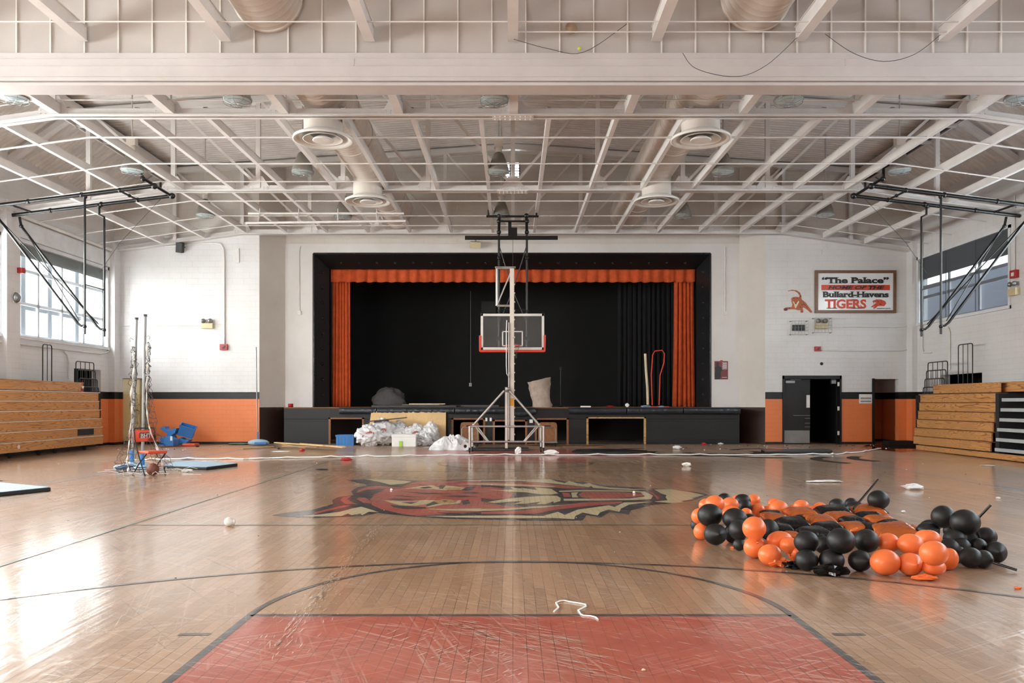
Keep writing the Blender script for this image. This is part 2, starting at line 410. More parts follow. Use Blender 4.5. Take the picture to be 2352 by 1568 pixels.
M['foil_o'] = mat('copper_orange_foil', (214, 112, 52), .2, .6, var=.05, bump=.5, bs=8)
M['foil_k'] = mat('black_foil', (14, 15, 19), .14, .3, var=.1, bump=.6, bs=8)
M['ball_b'] = mat('brown_leather', (112, 62, 46), .55, bump=.4, bs=200)
M['net'] = mat('dirty_white_net', (206, 202, 196), .8)
M['netcord'] = mat('dark_net_cord', (92, 88, 84), .8)
M['glass'] = glassmat('window_glass')
M['board_glass'] = glassmat('backboard_glass', (.86, .88, .88), .07)
M['lens'] = mat('lamp_lens', (186, 204, 206), .12)
M['shade'] = mat('grey_roller_shade', (118, 128, 124), .8)
M['screen'] = screenmat('wire_guard', (150, 152, 156), .13, 24)
M['screen_dark'] = screenmat('wire_guard_dark', (88, 92, 100), .36, 22)
M['mullion'] = mat('white_window_bar', (226, 228, 230), .5)
M['lamp_shell'] = mat('grey_lamp_shell', (140, 134, 126), .45, .3, var=.12)
M['orange_seat'] = mat('orange_seat_vinyl', (214, 74, 40), .4)
M['yellow'] = mat('yellow_label', (236, 166, 40), .5)
M['text_black'] = mat('ink_black', (26, 28, 34), .4)
M['text_orange'] = mat('ink_orange', (222, 76, 46), .4)
M['fur'] = mat('tiger_orange', (190, 96, 44), .5, var=.1, vs=14)
M['cream'] = mat('cream_print', (236, 220, 190), .5)
M['outer'] = mat('pale_render', (122, 128, 138), .8, var=.08)
M['ground'] = mat('pale_concrete', (190, 188, 184), .9)
# ================================================================ THE ROOM
YB = -2.6                                   # wall behind the camera
RIDGE, KNEE, EAVE, XK = 10.5, 9.65, 8.35, 12.1
def roofz(x):
    x = abs(x); return RIDGE+(KNEE-RIDGE)*x/XK if x < XK else KNEE+(EAVE-KNEE)*(x-XK)/(XW-XK)
fl = struct('floor', MB().box(-XW-1.6, YB-.3, -.2, XW+1.6, 38, 0), M['floor'])
def decal(name, polys, mats, z=.0012):
    """painted marking: polys = [(points on the floor, material index, layer)...]"""
    mb = MB()
    for pts, mi, lay in polys:
        me = bmesh.new(); zz = z+lay*.0007
        f = me.faces.new([me.verts.new((p[0], p[1], zz)) for p in pts]); f.normal_update()
        if f.normal.z < 0: f.normal_flip()
        r = bmesh.ops.triangulate(me, faces=[f]); me.verts.index_update()
        mb.add([v.co.copy() for v in me.verts], [[v.index for v in q.verts] for q in me.faces], mi); me.free()
    return mb.build(name, mats, fl)
def arc(cx, cy, r, a0, a1, w, n=64):
    o = [(cx+(r)*math.cos(a0+(a1-a0)*i/n), cy+(r)*math.sin(a0+(a1-a0)*i/n)) for i in range(n+1)]
    q = [(cx+(r-w)*math.cos(a0+(a1-a0)*i/n), cy+(r-w)*math.sin(a0+(a1-a0)*i/n)) for i in range(n+1)]
    return [([o[i], o[i+1], q[i+1], q[i]], 0, 0) for i in range(n)]
def rect(x0, y0, x1, y1): return [(x0, y0), (x1, y0), (x1, y1), (x0, y1)]
LX = .055; FT = 5.47; KW = 1.83
decal('painted_key', [(rect(LX-KW, YB, LX+KW, FT), 0, 0)], [M['red_paint']])
decal('lane_line', [(rect(LX-KW-.02, FT, LX+KW+.02, FT+.055), 0, 1), (rect(LX-KW-.055, YB, LX-KW, FT+.055), 0, 1), (rect(LX+KW, YB, LX+KW+.055, FT+.055), 0, 1)]
      + [(rect(LX+s*(KW+.13), 5.02, LX+s*(KW+.33), 5.07), 0, 1) for s in (-1, 1)]
      + [(p, 0, 2) for p, _, _ in arc(LX, FT+.03, KW+.055, 0, PI, .05)], [M['line_black']])
BKT = 1.3
decal('three_point_line', [(p, 0, 3) for p, _, _ in arc(LX, BKT, 6.05, .12, PI-.12, .05, 110)], [M['line_black']])
decal('sideline', [(rect(-8.5, .2, -8.3, 25.2), 0, 0), (rect(8.4, .2, 8.6, 25.2), 0, 0), (rect(-8.5, 25.2, 8.6, 25.35), 0, 0)], [M['line_blue']])
decal('volleyball_line', [(rect(-4.6, 9.52, 4.6, 9.57), 0, 4), (rect(-4.6, .2, -4.55, 9.52), 0, 4), (rect(-4.6, 9.57, -4.55, 20), 0, 4), (rect(-4.6, 17, 4.6, 17.05), 0, 4)], [M['line_green']])
decal('far_painted_key', [(rect(LX-KW-1.2, 21.2, LX+KW+1.9, 25.2), 0, 0), (rect(LX-KW, 19.4, LX+KW, 21.2), 0, 0)], [M['red_paint']])
decal('far_lane_line', [(p, 0, 2) for p, _, _ in arc(LX, 19.4, KW+.05, PI, 2*PI, .05)]+[(rect(LX-KW-.05, 19.35, LX+KW+.05, 19.4), 0, 2)], [M['line_black']])
# tiger head emblem painted at centre court
def la(pts): return [tuple(G(min(600+x/4.523, 1104.9), 1080+y/4.523))[:2] for x, y in pts]
def ra(pts): return [tuple(G(max(1100+x/4.2, 1105), 1080+y/4.2))[:2] for x, y in pts]
K_, R_, C_, Y_ = 0, 1, 2, 3
em = []
def L(pts, c, l): em.append((la(pts), c, l))
def Rr(pts, c, l): em.append((ra(pts), c, l))
sil = [(624,1183),(650,1178),(720,1170),(765,1157),(763,1148),(777,1141),(812,1137),(806,1128),(820,1119),(845,1114),(795,1102),(850,1100),(905,1101),(960,1104),(1050,1101),(1120,1100),(1270,1100),(1300,1106),(1345,1107),(1385,1114),(1470,1120),(1540,1123),(1600,1130),(1627,1136),(1592,1149),(1540,1156),(1500,1159),(1449,1172),(1445,1181),(1400,1176),(1380,1188),(1347,1183),(1338,1195),(1240,1196),(1120,1193),(1020,1191),(960,1187),(890,1181),(868,1178),(830,1185),(730,1189),(660,1187)]
em.append(([tuple(G(*p))[:2] for p in sil], K_, 0))
L([(990,235),(1010,200),(1100,172),(1200,160),(1450,180),(1560,130),(1650,112),(1900,103),(2352,112),(2352,428),(2000,450),(1620,472),(1450,450),(1250,405),(1150,360),(1130,300),(1180,255),(1120,250),(1230,195),(1100,200)], R_, 1)
L([(820,310),(850,280),(940,262),(895,300),(960,340),(1010,352),(870,348)], R_, 1)
L([(990,300),(1020,280),(1080,285),(1150,325),(1140,345),(1060,335)], R_, 1)
L([(545,435),(700,400),(850,365),(940,362),(860,385),(700,420),(560,455)], R_, 1)
L([(340,478),(560,465),(820,430),(950,395),(1040,378),(1100,395),(1225,435),(1120,430),(1050,465),(1030,450),(940,465),(900,450),(830,475),(700,478)], C_, 1)
L([(1070,92),(1200,95),(1350,96),(1500,110),(1560,118),(1480,140),(1340,150),(1250,125),(1150,105)], C_, 1)
L([(1440,195),(1560,180),(1650,165),(1780,155),(1850,180),(1900,155),(2000,165),(2110,180),(2140,207),(2080,202),(1880,207),(1780,195),(1600,190)], C_, 2)
L([(1850,160),(1870,150),(1920,155),(1885,195),(1850,192)], K_, 3); L([(1900,187),(1960,178),(2080,185),(2060,204),(1930,205)], Y_, 3)
L([(1640,180),(1740,168),(1780,180),(1700,190)], K_, 3)
L([(1260,308),(1400,320),(1560,325),(1680,308),(1850,310),(1780,330),(1720,350),(1600,368),(1450,365),(1370,345)], C_, 2)
L([(1450,335),(1600,328),(1640,322),(1560,350)], K_, 3)
L([(1720,355),(1790,322),(1850,308),(1800,330),(1850,345),(1760,368),(1712,380)], K_, 2)
L([(1710,378),(1850,345),(2010,335),(2045,312),(2080,312),(2062,345),(1900,357),(1740,384)], C_, 3); L([(1790,325),(1880,305),(1980,305),(2012,325),(1960,340),(1840,342)], Y_, 4)
L([(1880,322),(1900,314),(1950,320),(1910,328)], K_, 5); L([(2080,318),(2150,305),(2175,345),(2100,358)], K_, 3)
L([(2080,200),(2150,172),(2230,165),(2180,207),(2120,212)], K_, 3); L([(1340,360),(1500,372),(1700,382),(1720,397),(1500,402),(1380,385)], K_, 3)
for q in ([(1370,258),(1560,272),(1760,272),(1560,280)], [(1480,225),(1800,235),(2000,250),(1700,246)], [(1240,195),(1180,215),(1110,262),(1200,240),(1290,195)], [(1300,298),(1420,292),(1640,302),(1430,312)], [(1850,265),(2100,262),(2300,275),(2050,278)], [(2050,235),(2200,225),(2352,235),(2200,245)]): L(q, K_, 2)
for y0, y1 in ((398, 424), (470, 494)): L([(1700,y0+2),(1950,y0+4),(2352,y0),(2352,y1),(1960,y1-6)], C_, 2)
L([(2000,105),(2352,99),(2352,113)], C_, 2); L([(2000,143),(2352,135),(2352,152)], C_, 2); L([(1800,440),(2352,444),(2352,458),(2000,462)], K_, 2)
Rr([(0,110),(500,110),(700,135),(1100,170),(900,175),(700,165),(300,155),(0,142)], R_, 1)
Rr([(0,165),(100,158),(250,175),(330,225),(300,268),(150,282),(0,268)], R_, 1)
Rr([(0,300),(300,350),(430,345),(300,368),(0,378)], R_, 1)
Rr([(0,402),(450,385),(700,345),(1000,310),(1380,300),(1380,318),(1050,345),(700,385),(560,418),(300,422),(0,420)], R_, 1)
Rr([(0,90),(500,88),(690,86),(750,108),(830,123),(870,100),(930,120),(1000,135),(1060,122),(1130,145),(1250,165),(1500,180),(1700,178),(1500,190),(1300,184),(1100,168),(1085,150),(1060,162),(640,120),(400,105),(0,101)], C_, 2)
Rr([(0,124),(300,130),(760,155),(700,162),(200,147),(0,138)], C_, 2)
Rr([(60,183),(200,190),(330,185),(300,160),(430,180),(400,168),(560,190),(540,164),(700,180),(765,222),(700,234),(600,234),(450,212),(300,207)], C_, 2)
Rr([(80,307),(250,277),(450,257),(650,245),(750,246),(790,268),(785,297),(720,314),(720,300),(640,327),(550,327),(600,302),(450,322),(330,324),(420,300),(300,302),(150,317)], C_, 2)
Rr([(0,372),(250,370),(500,350),(850,332),(600,362),(250,387),(0,393)], C_, 2)
Rr([(0,438),(300,435),(620,440),(760,400),(830,430),(950,380),(1250,338),(1310,352),(1400,310),(1680,303),(1450,330),(1370,370),(1355,400),(1250,378),(1170,405),(1145,435),(1000,408),(930,440),(920,472),(720,460),(400,462),(0,458)], C_, 2)
Rr([(770,198),(1000,190),(1450,195),(1600,205),(1680,245),(1660,277),(1500,287),(820,294),(815,275),(1450,272),(1600,252),(1560,215),(1450,205),(1000,203),(780,208)], C_, 2)
Rr([(960,235),(1000,208),(1400,212),(1560,225),(1600,245),(1500,258),(1300,272),(1100,275),(1000,260)], R_, 3)
Rr([(800,215),(870,220),(890,255),(820,258)], R_, 3); Rr([(890,215),(960,212),(940,235),(960,262),(900,262)], C_, 3)
Rr([(1620,200),(1680,215),(1750,275),(1720,285),(1690,240)], R_, 3)
Rr([(1690,185),(1850,182),(2000,205),(2180,238),(2050,270),(2080,277),(1950,298),(1980,307),(1860,317),(1690,303),(1820,290),(1800,260),(1810,240),(1760,225)], C_, 3)
decal('tiger_emblem', em, [M['logo_black'], M['logo_red'], M['logo_cream'], M['logo_yellow']])
# tyre skid rings near the stage
sk = []
for cx, cy, r, a0, a1, w in ((5.3, 23.2, 1.5, 2.6, 5.6, .22), (6.1, 23.6, 1.25, 3.4, 6.6, .2), (7.1, 22.6, 1.6, 2.9, 4.9, .2), (4.1, 24.6, .9, 1.5, 5, .16), (7.6, 24.3, 1.0, .2, 2.9, .18), (9.3, 20.2, 1.7, 2.2, 3.8, .2), (10.2, 20.6, 1.5, 2.3, 3.7, .2), (6.4, 20.6, 2.2, .9, 2.3, .12)):
    sk += [(p, 0, 5) for p, _, _ in arc(cx, cy, r, a0, a1, w*1.5, 26)]
M['skid'] = mat('tyre_skid', (64, 50, 40), .85, var=.25, vs=9, spec=.15)
decal('skid_mark', sk, [M['skid']])
# pale scrapes gouged through the finish
M['scrape'] = floormat('scraped_bare_wood', (206, 186, 166), (226, 208, 192), wood=False, scuff=.1)
sc_ = []; rs = random.Random(12)
def scrape(a, b, w, n, ln, th=.006, dirn=None):
    a, b = G(*a), G(*b)
    for _ in range(n):
        u = rs.random(); p = a.lerp(b, u)+Vector((rs.gauss(0, w), rs.gauss(0, w), 0)); d = (b-a).normalized() if dirn is None else Vector((math.cos(dirn), math.sin(dirn), 0))
        an = rs.gauss(0, .12); d = Vector((d.x*math.cos(an)-d.y*math.sin(an), d.x*math.sin(an)+d.y*math.cos(an), 0)); q = Vector((-d.y, d.x, 0)); l = ln*rs.uniform(.2, 1.3); t_ = th*rs.uniform(.3, 1.3)
        sc_.append(([p-d*l*.5, p-q*t_*.5+d*l*rs.uniform(-.2, .2), p+d*l*.5, p+q*t_*.5+d*l*rs.uniform(-.2, .2)], 0, 7))
scrape((868, 1208), (640, 1480), .035, 260, .16)
scrape((800, 1300), (640, 1500), .09, 90, .10, .008)
scrape((1060, 1430), (1130, 1470), .06, 50, .16, .009, -.5)
scrape((1180, 1430), (1400, 1568), .12, 110, .22, .006, -.55)
scrape((930, 1450), (1180, 1560), .14, 90, .10, .007, .9)
scrape((1370, 1420), (2000, 1568), .35, 110, .10, .006)
scrape((700, 1230), (1900, 1240), .9, 260, .16, .005, .45)
scrape((700, 1330), (1500, 1330), .4, 200, .10, .005, -.5)
scrape((1200, 1180), (2250, 1100), 1.4, 300, .35, .010, -.6)
scrape((0, 1250), (700, 1180), 1.3, 160, .3, .008, .7)
decal('floor_scrape', sc_, [M['scrape']])['kind'] = 'stuff'
wet, _, wp = newmat('wet_wood'); wp.inputs['Base Color'].default_value = lin((58, 30, 20)); wp.inputs['Roughness'].default_value = .04
decal('wet_patch', [([tuple(G(*p))[:2] for p in ((1990,1022),(2060,1019),(2106,1021),(2104,1034),(2070,1038),(2020,1033),(1975,1028))], 0, 6)], [wet])

# ---- end wall, splays, proscenium wall
YF, YP = 28.0, 29.0
SX0, SX1 = -8.86, 8.82; PX0, PX1 = -8.24, 8.2
DOORW = (9.42, 11.48, 0, 2.40); DOORR = (12.63, 13.48, 0, 2.28); DOORL = (-13.62, -12.75, 0, 2.30)
struct('wall_end_left', wall_holes(MB(), 'x', YF, YF+.25, 0, -XW, SX0, 0, 9.9, [DOORL]), M['wall'])
struct('wall_end_right', wall_holes(MB(), 'x', YF, YF+.25, 0, SX1, XW, 0, 9.9, [DOORW, DOORR]), M['wall'])
struct('wall_splay_left', MB().prism([(SX0, YF, 0), (PX0, YP, 0), (PX0-.2, YP+.1, 0), (SX0-.2, YF+.1, 0)], (0, 0, 10.2)), M['splay'])
struct('wall_splay_right', MB().prism([(SX1, YF, 0), (PX1, YP, 0), (PX1+.2, YP+.1, 0), (SX1+.2, YF+.1, 0)], (0, 0, 10.2)), M['splay'])
OX0, OX1, OZ = -7.22, 7.155, 6.85
struct('wall_proscenium', wall_holes(MB(), 'x', YP, YP+.3, 0, PX0, PX1, 0, 7.2, [(OX0, OX1, -1, OZ)]), M['plaster'])
struct('wall_gable', wall_holes(MB(), 'x', YP+.02, YP+.3, 0, PX0-.3, PX1+.3, 7.2, 10.6, [(-.30, .26, 9.35, 10.15)]), M['brick'])
struct('wall_gable_side', MB().box(-XW, YF-.02, 7.28, SX0, YF, 9.8).box(SX1, YF-.02, 7.28, XW, YF, 9.8), M['brick'])
w = sempty('window_11', (0, YP, 9.3)); mb = MB()
for x in (-.30, -.12, .04, .22): mb.box(x, YP+.02, 9.35, x+.04, YP+.14, 10.15)
for k in range(8): mb.box(-.30, YP+.05, 9.35+.1*k, .26, YP+.1, 9.365+.1*k)
mb.build('window_frame', M['dark'], w); MB().box(-.3, YP+.15, 9.35, .26, YP+.16, 10.15).build('pane', M['glass'], w)
area('daylight_lamp', (0, YP+.6, 9.75), (-PI/2, 0, 0), 1.2, 1.2, 60)
# alcoves behind the end-wall openings
def alcove(name, x0, x1, y0, y1, z1, m):
    mb = MB().box(x0-.1, y1, 0, x1+.1, y1+.1, z1).box(x0-.1, y0, 0, x0, y1, z1).box(x1, y0, 0, x1+.1, y1, z1).box(x0-.1, y0, z1, x1+.1, y1+.1, z1+.1)
    return struct(name, mb, m)
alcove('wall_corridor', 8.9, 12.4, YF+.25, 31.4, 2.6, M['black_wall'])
alcove('wall_alcove_right', 12.62, 13.9, YF+.25, 30.2, 2.28, M['wall'])
alcove('wall_alcove_left', -13.9, -12.6, YF+.25, 28.6, 2.3, M['cream_tile'])
struct('wall_cream_patch', MB().box(-13.66, YF+.0, 0, -13.05, YF+.2, 2.28), M['cream_tile'])
struct('trim_3', MB().box(-13.75, YF-.06, 0, -13.62, YF, 2.36).box(-13.75, YF-.05, 2.30, -12.7, YF, 2.36), M['wall'])
struct('trim_4', MB().box(12.55, YF-.05, 0, 12.63, YF, 2.3), M['black_paint'])
# ---- side walls with their windows
def lh(z): return [(a, b, z[0], z[1]) for a, b in BAYS]
sd = (25.55, 27.25, 0, 2.3)
struct('wall_left', wall_holes(MB(), 'y', -XW-.3, -XW, 0, YB, 30.5, 0, 8.5, lh(LWZ)+[(25.45, 27.1, 0, 2.55)]), M['wall_side'])
struct('wall_right', wall_holes(MB(), 'y', XW, XW+.3, 0, YB, 30.5, 0, 8.5, lh(RWZ)+[(23.8, 26.1, 0, 2.35)]), M['wall_side'])
struct('wall_side_room', MB().box(-XW-1.5, 25.2, 0, -XW-1.4, 27.3, 2.7).box(-XW-1.5, 25.1, 0, -XW-.3, 25.2, 2.7).box(-XW-1.5, 27.3, 0, -XW-.3, 27.4, 2.7).box(-XW-1.5, 25.1, 2.7, -XW-.3, 27.4, 2.8)
       .box(XW+1.4, 23.5, 0, XW+1.5, 26.4, 2.5).box(XW+.3, 23.4, 0, XW+1.5, 23.5, 2.5).box(XW+.3, 26.4, 0, XW+1.5, 26.5, 2.5).box(XW+.3, 23.4, 2.5, XW+1.5, 26.5, 2.6), M['black_wall'])
struct('wall_back', wall_holes(MB(), 'x', YB-.3, YB, 0, -XW, XW, 0, 10.6, [(-8.5, -5.0, 0, 3.0)]), M['wall'])  # unseen rear opening is added, to pass the lamp placed behind it
area('daylight_lamp', (-7.2, YB-1.6, 1.9), (PI/2+.05, 0, .0), 4.5, 3.2, 420, (1, .93, .84))  # added fill lamp behind the camera, brightens the balloons from the front
struct('trim_5', MB().box(-XW, 27.6, 0, -XW+.22, 28, 7.0).box(XW-.18, 27.6, 0, XW, 28, 7.0), M['wall'])
struct('trim_6', MB().box(-XW, 21.75, 0, -XW+.2, 22.35, 7.0), M['wall'])
struct('baseboard_stage', MB().box(SX0-4, YF-.012, 0, SX0, YF, .09), M['rubber'])
def window(i, side, a, b, z, screen, vis):
    s = -1 if side == 'l' else 1; X = XW*s
    w = sempty('window_%d' % i, (X, a, z[0])); o = X+s*.12; d = s*.05
    fr = MB()
    for y in (a, b-.07): fr.box(o, y, z[0], o+d, y+.07, z[1])
    fr.box(o, a, z[0], o+d, b, z[0]+.07).box(o, a, z[1]-.07, o+d, b, z[1])
    n = 4 if s < 0 else 3
    for k in range(1, n):
        y = a+(b-a)*k/n; fr.box(o, y-.05, z[0], o+d, y+.05, z[1])
    hs = (.36, .72) if s < 0 else (.4, .56)
    for h in hs: zz = z[0]+(z[1]-z[0])*h; fr.box(o, a, zz-.045, o+d, b, zz+.045)
    fr.build('window_frame', M['mullion'], w)
    MB().box(o+s*.06, a, z[0], o+s*.065, b, z[1]).build('pane', M['glass'], w)
    if vis and s < 0:
        op = MB()
        for f in (.2, .47, .78): y = a+(b-a)*f; op.box(o-.45, y-.11, z[0]-.5, o-.3, y+.11, z[1]+.3)
        op.box(o-.45, a-1, z[0]+.85, o-.35, b+1, z[0]+1.02); op.build('outer_post', M['outer'], w)
    cs = MB()
    for y in (a-.09, b): cs.box(X, y, z[0]-.09, X-s*.04, y+.09, z[1]+.09)
    cs.box(X, a-.09, z[0]-.09, X-s*.07, b+.09, z[0]).box(X, a-.09, z[1], X-s*.04, b+.09, z[1]+.09)
    cs.build('window_casing', M['mullion'], w)
    if vis:
        g = MB().box(X+s*.02, a+.02, z[0], X+s*.024, b-.02, z[1])
        for k in range(1, 3): g.box(X+s*.01, a+(b-a)*k/3-.012, z[0], X+s*.03, a+(b-a)*k/3+.012, z[1])
        g.build('wire_guard', M['screen'] if s < 0 else M['screen_dark'], w)
        zt = z[1]-.36 if s < 0 else z[1]-.70
        MB().box(X+s*.09, a, zt, X+s*.1, b, z[1]).build('roller_shade', M['shade'], w)
for i, (a, b) in enumerate(BAYS):
    window(1+i, 'l', a, b, LWZ, True, i == 0); window(6+i, 'r', a, b, RWZ, True, i == 0)
struct('trim_7', MB().box(-XW, 22.4, 6.12, -XW+.06, 27.6, 6.62), M['mullion'])
# what stands outside the windows
tag(MB().box(17, 20, 0, 24, 36, 6.2).build('neighbouring_building', M['outer']), 'pale grey building seen through the wire-guarded window above the bleachers', 'building')
struct('ground_outside', MB().box(-60, -40, -.5, -XW-1.7, 60, -.3).box(XW+1.7, -40, -.5, 60, 60, -.3), M['ground'])
# ---- roof deck: real corrugation, ribs follow the slope
mb = MB(); ys = []; y = 13.2
while y < 29.2: ys += [(y, 0), (y+.07, 0), (y+.10, .055), (y+.17, .055)]; y += .2
xs = [-XW-.3, -XK, 0, XK, XW+.3]
vs = [(x, yy, roofz(x)+dz) for yy, dz in ys for x in xs]; n = len(xs)
mb.add(vs, [(i*n+k, i*n+k+1, (i+1)*n+k+1, (i+1)*n+k) for i in range(len(ys)-1) for k in range(n-1)])
ceil = struct('ceiling', mb, M['deck'], solid=.01)
MB().add([(x, yy, roofz(x)+.25) for yy in (YB-.3, 30.8) for x in xs], [(k, k+1, n+k+1, n+k) for k in range(n-1)]).build('roof_slab', M['deck'], ceil)
MB().box(-XW, YB, 9.6, XW, 13.0, 9.7).build('near_roof_panel', M['deck'], ceil)
for x in (-XK, XK):
    s = 1 if x > 0 else -1
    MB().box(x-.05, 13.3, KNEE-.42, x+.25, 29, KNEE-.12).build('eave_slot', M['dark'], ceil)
    mb = MB().box(x-.12, 13.3, KNEE-.50, x-.06, 29, KNEE-.1).box(x+.26, 13.3, KNEE-.46, x+.32, 29, KNEE-.1)
    for k in range(11): mb.box(x-.1, 13.6+k*1.45, KNEE-.5, x+.3, 13.75+k*1.45, KNEE-.42)
    mb.build('slot_angle', M['steel'], ceil)
# ---- header: sheet-metal wall above a built-up girder
YH = 13.12
hd = sempty('trim_1', (0, YH, 6.7))
mb = MB(); g = MB(); g.box(-XW, YH, 7.16, XW, YH+.02, 9.9)
k = -24
while k*.555+.2 < XW:
    x = k*.555+.2
    if x > -XW: mb.box(x, YH-.035, 7.16, x+.022, YH, 9.8)
    k += 1
g.build('sheet_panel', M['sheet'], hd); mb.build('panel_rib', M['deck'], hd)
mb = MB().box(-XW, YH-.05, 7.065, XW, YH+.2, 7.165).box(-XW, YH-.03, 7.05, XW, YH+.2, 7.07).box(-XW, YH-.085, 6.93, XW, YH+.2, 7.055).box(-XW, YH-.06, 6.915, XW, YH+.2, 6.935).box(-XW, YH-.12, 6.74, XW, YH+.2, 6.92).box(-XW, YH-.09, 6.72, XW, YH+.2, 6.745).box(-XW, YH-.16, 6.665, XW, YH+.22, 6.725).box(-XW, YH-.10, 6.645, XW, YH+.22, 6.67).box(-XW, YH-.13, 6.60, XW, YH+.28, 6.65)
for q in (-9.2, -2.6, 5.4, 9.9): mb.box(q, YH-.093, 6.935, q+.02, YH-.08, 7.05)
mb.build('header_girder', M['steel2'], hd, bevel=.006)

# ---- trusses
def czb(x): x = abs(x); return 7.3 if x < 9.4 else 7.3-(x-9.4)*.138
def truss(D, label):
    t = thing('roof_truss', label, 'truss', (0, D, 7.3), 'white riveted roof trusses')
    w = MB(); xs = [-XW, -9.4, 9.4, XW]
    for a, b in zip(xs[:-1], xs[1:]):
        za, zb = czb(a), czb(b)
        w.prism([(a, D-.02, za), (b, D-.02, zb), (b, D-.02, zb+.17), (a, D-.02, za+.17)], (0, .04, 0))
        w.prism([(a, D-.14, za), (b, D-.14, zb), (b, D-.14, zb+.02), (a, D-.14, za+.02)], (0, .28, 0))
    if D < 27:
        w.box(-.42, D-.15, 7.285, .42, D+.15, 7.3)
        for s in range(8):
            for q in (-.08, .08): w.ball((-.36+s*.103, D+q, 7.283), .016, 8)
    w.build('bottom_chord', M['steel'], t)
    tc_ = MB(); xk = [-XW, -XK, 0, XK, XW]
    for a, b in zip(xk[:-1], xk[1:]):
        za, zb = roofz(a)-.08, roofz(b)-.08
        tc_.prism([(a, D-.1, za), (b, D-.1, zb), (b, D-.1, zb-.18), (a, D-.1, za-.18)], (0, .2, 0))
    tc_.build('top_chord', M['steel'], t)
    for k in range(-5, 6):
        x = k*2.35; v = MB().box(x-.06, D-.05, czb(x)+.1, x+.06, D+.05, roofz(x)-.1); v.build('vertical', M['steel'], t)
    for k in range(-5, 5):
        a, b = k*2.35, (k+1)*2.35
        p0 = (a, roofz(a)-.15) if k < 0 else (a, czb(a)+.15); p1 = (b, czb(b)+.15) if k < 0 else (b, roofz(b)-.15)
        dd = Vector((p1[0]-p0[0], 0, p1[1]-p0[1])); ang = math.atan2(dd.z, dd.x)
        d = MB(); c = ((p0[0]+p1[0])/2, D, (p0[1]+p1[1])/2); d.obox(c, (dd.length, .09, .07), Euler((0, -ang, 0)))
        d.build('diagonal', M['steel'], t)
    for k in range(-4, 5):
        x = k*2.35; z = czb(x); gp = MB()
        gp.prism([(x-.3, D-.035, z+.14), (x+.3, D-.035, z+.14), (x+.12, D-.035, z+.42), (x-.12, D-.035, z+.42)], (0, .07, 0))
        for q in (-.25, -.15, .15, .25):
            for zz in (.06, .12): gp.ball((x+q, D-.03, z+zz), .014, 8)
        gp.box(x-.3, D-.03, z+.03, x+.3, D+.03, z+.17); gp.build('gusset_plate', M['steel'], t)
truss(16.4, 'white steel roof truss next behind the big header girder')
truss(22.2, 'white steel roof truss in the middle, its gusset above the vents nearest the stage')
truss(27.85, 'white steel roof truss hard against the stage wall')
# ---- ceiling joists (I-sections) between the trusses
def joist(x, y0, y1, h, fw):
    z = czb(x)+.024; m = MB()
    m.box(x-fw*.40, y0, z+.012, x+fw*.40, y1, z+h).box(x-fw/2, y0, z, x+fw/2, y1, z+.014).box(x-fw/2, y0, z+h-.014, x+fw/2, y1, z+h)
    return m.build('ceiling_joist', M['steel'])
def row(xs, y0, y1, h, fw, where, grp):
    xs = sorted(xs); n = len(xs)
    for i, x in enumerate(xs):
        o = joist(x, y0, y1, h, fw)
        if x < -.4: side, r = 'left', sum(1 for q in xs if x <= q < -.4)
        elif x > .4: side, r = 'right', sum(1 for q in xs if .4 < q <= x)
        else: side = None
        lab = ('white steel joist on the centre line, %s' % where) if side is None else 'white steel joist, %s %s of the centre line, %s' % (ORD[r-1], side, where)
        tag(o, lab, 'beam', grp)
row([.0+2.33*k for k in range(-4, 5)], 6.5, 13.02, .24, .165, 'in front of the header girder', 'wide joists nearest the camera')
row([.02+2.33*k for k in range(-4, 5)], 13.4, 16.38, .24, .165, 'between header girder and first truss', 'wide joists behind the header')
row([.04+.705+1.41*k for k in range(-9, 9) if abs(.745+1.41*k) < 13.2], 16.42, 22.18, .19, .095, 'between first and middle truss', 'narrow joists of the middle bay')
row([.03+.715+1.43*k for k in range(-9, 9) if abs(.745+1.43*k) < 13.4], 22.22, 27.7, .19, .095, 'between middle truss and stage wall', 'narrow joists of the bay next to the stage')
# bridging rods / conduits across the joists
RODS = [(12.45, 7.375, .012, 'nearest the camera'), (12.78, 7.37, .011, 'just in front of the header girder'), (16.0, 7.5, .012, 'just in front of the first truss'), (17.75, 7.33, .022, 'across the vents of the middle bay'), (19.7, 7.33, .018, 'in the middle of the middle bay'), (21.3, 7.33, .015, 'just in front of the middle truss'), (23.35, 7.33, .018, 'just behind the middle truss'), (25.2, 7.33, .015, 'halfway to the stage wall'), (26.6, 7.33, .015, 'near the stage wall')]
for D, z, r, wh in RODS:
    m = MB().path([(-13.8, D, z-.6), (-9.4, D, z), (9.4, D, z), (13.8, D, z-.6)] if D != 12.78 else [(0, D, z), (9.4, D, z), (13.8, D, z-.6)], r, 6)
    tag(m.build('bridging_rod', M['steel']), 'thin white bridging rod across the joists, ' + wh, 'rod', 'bridging rods')
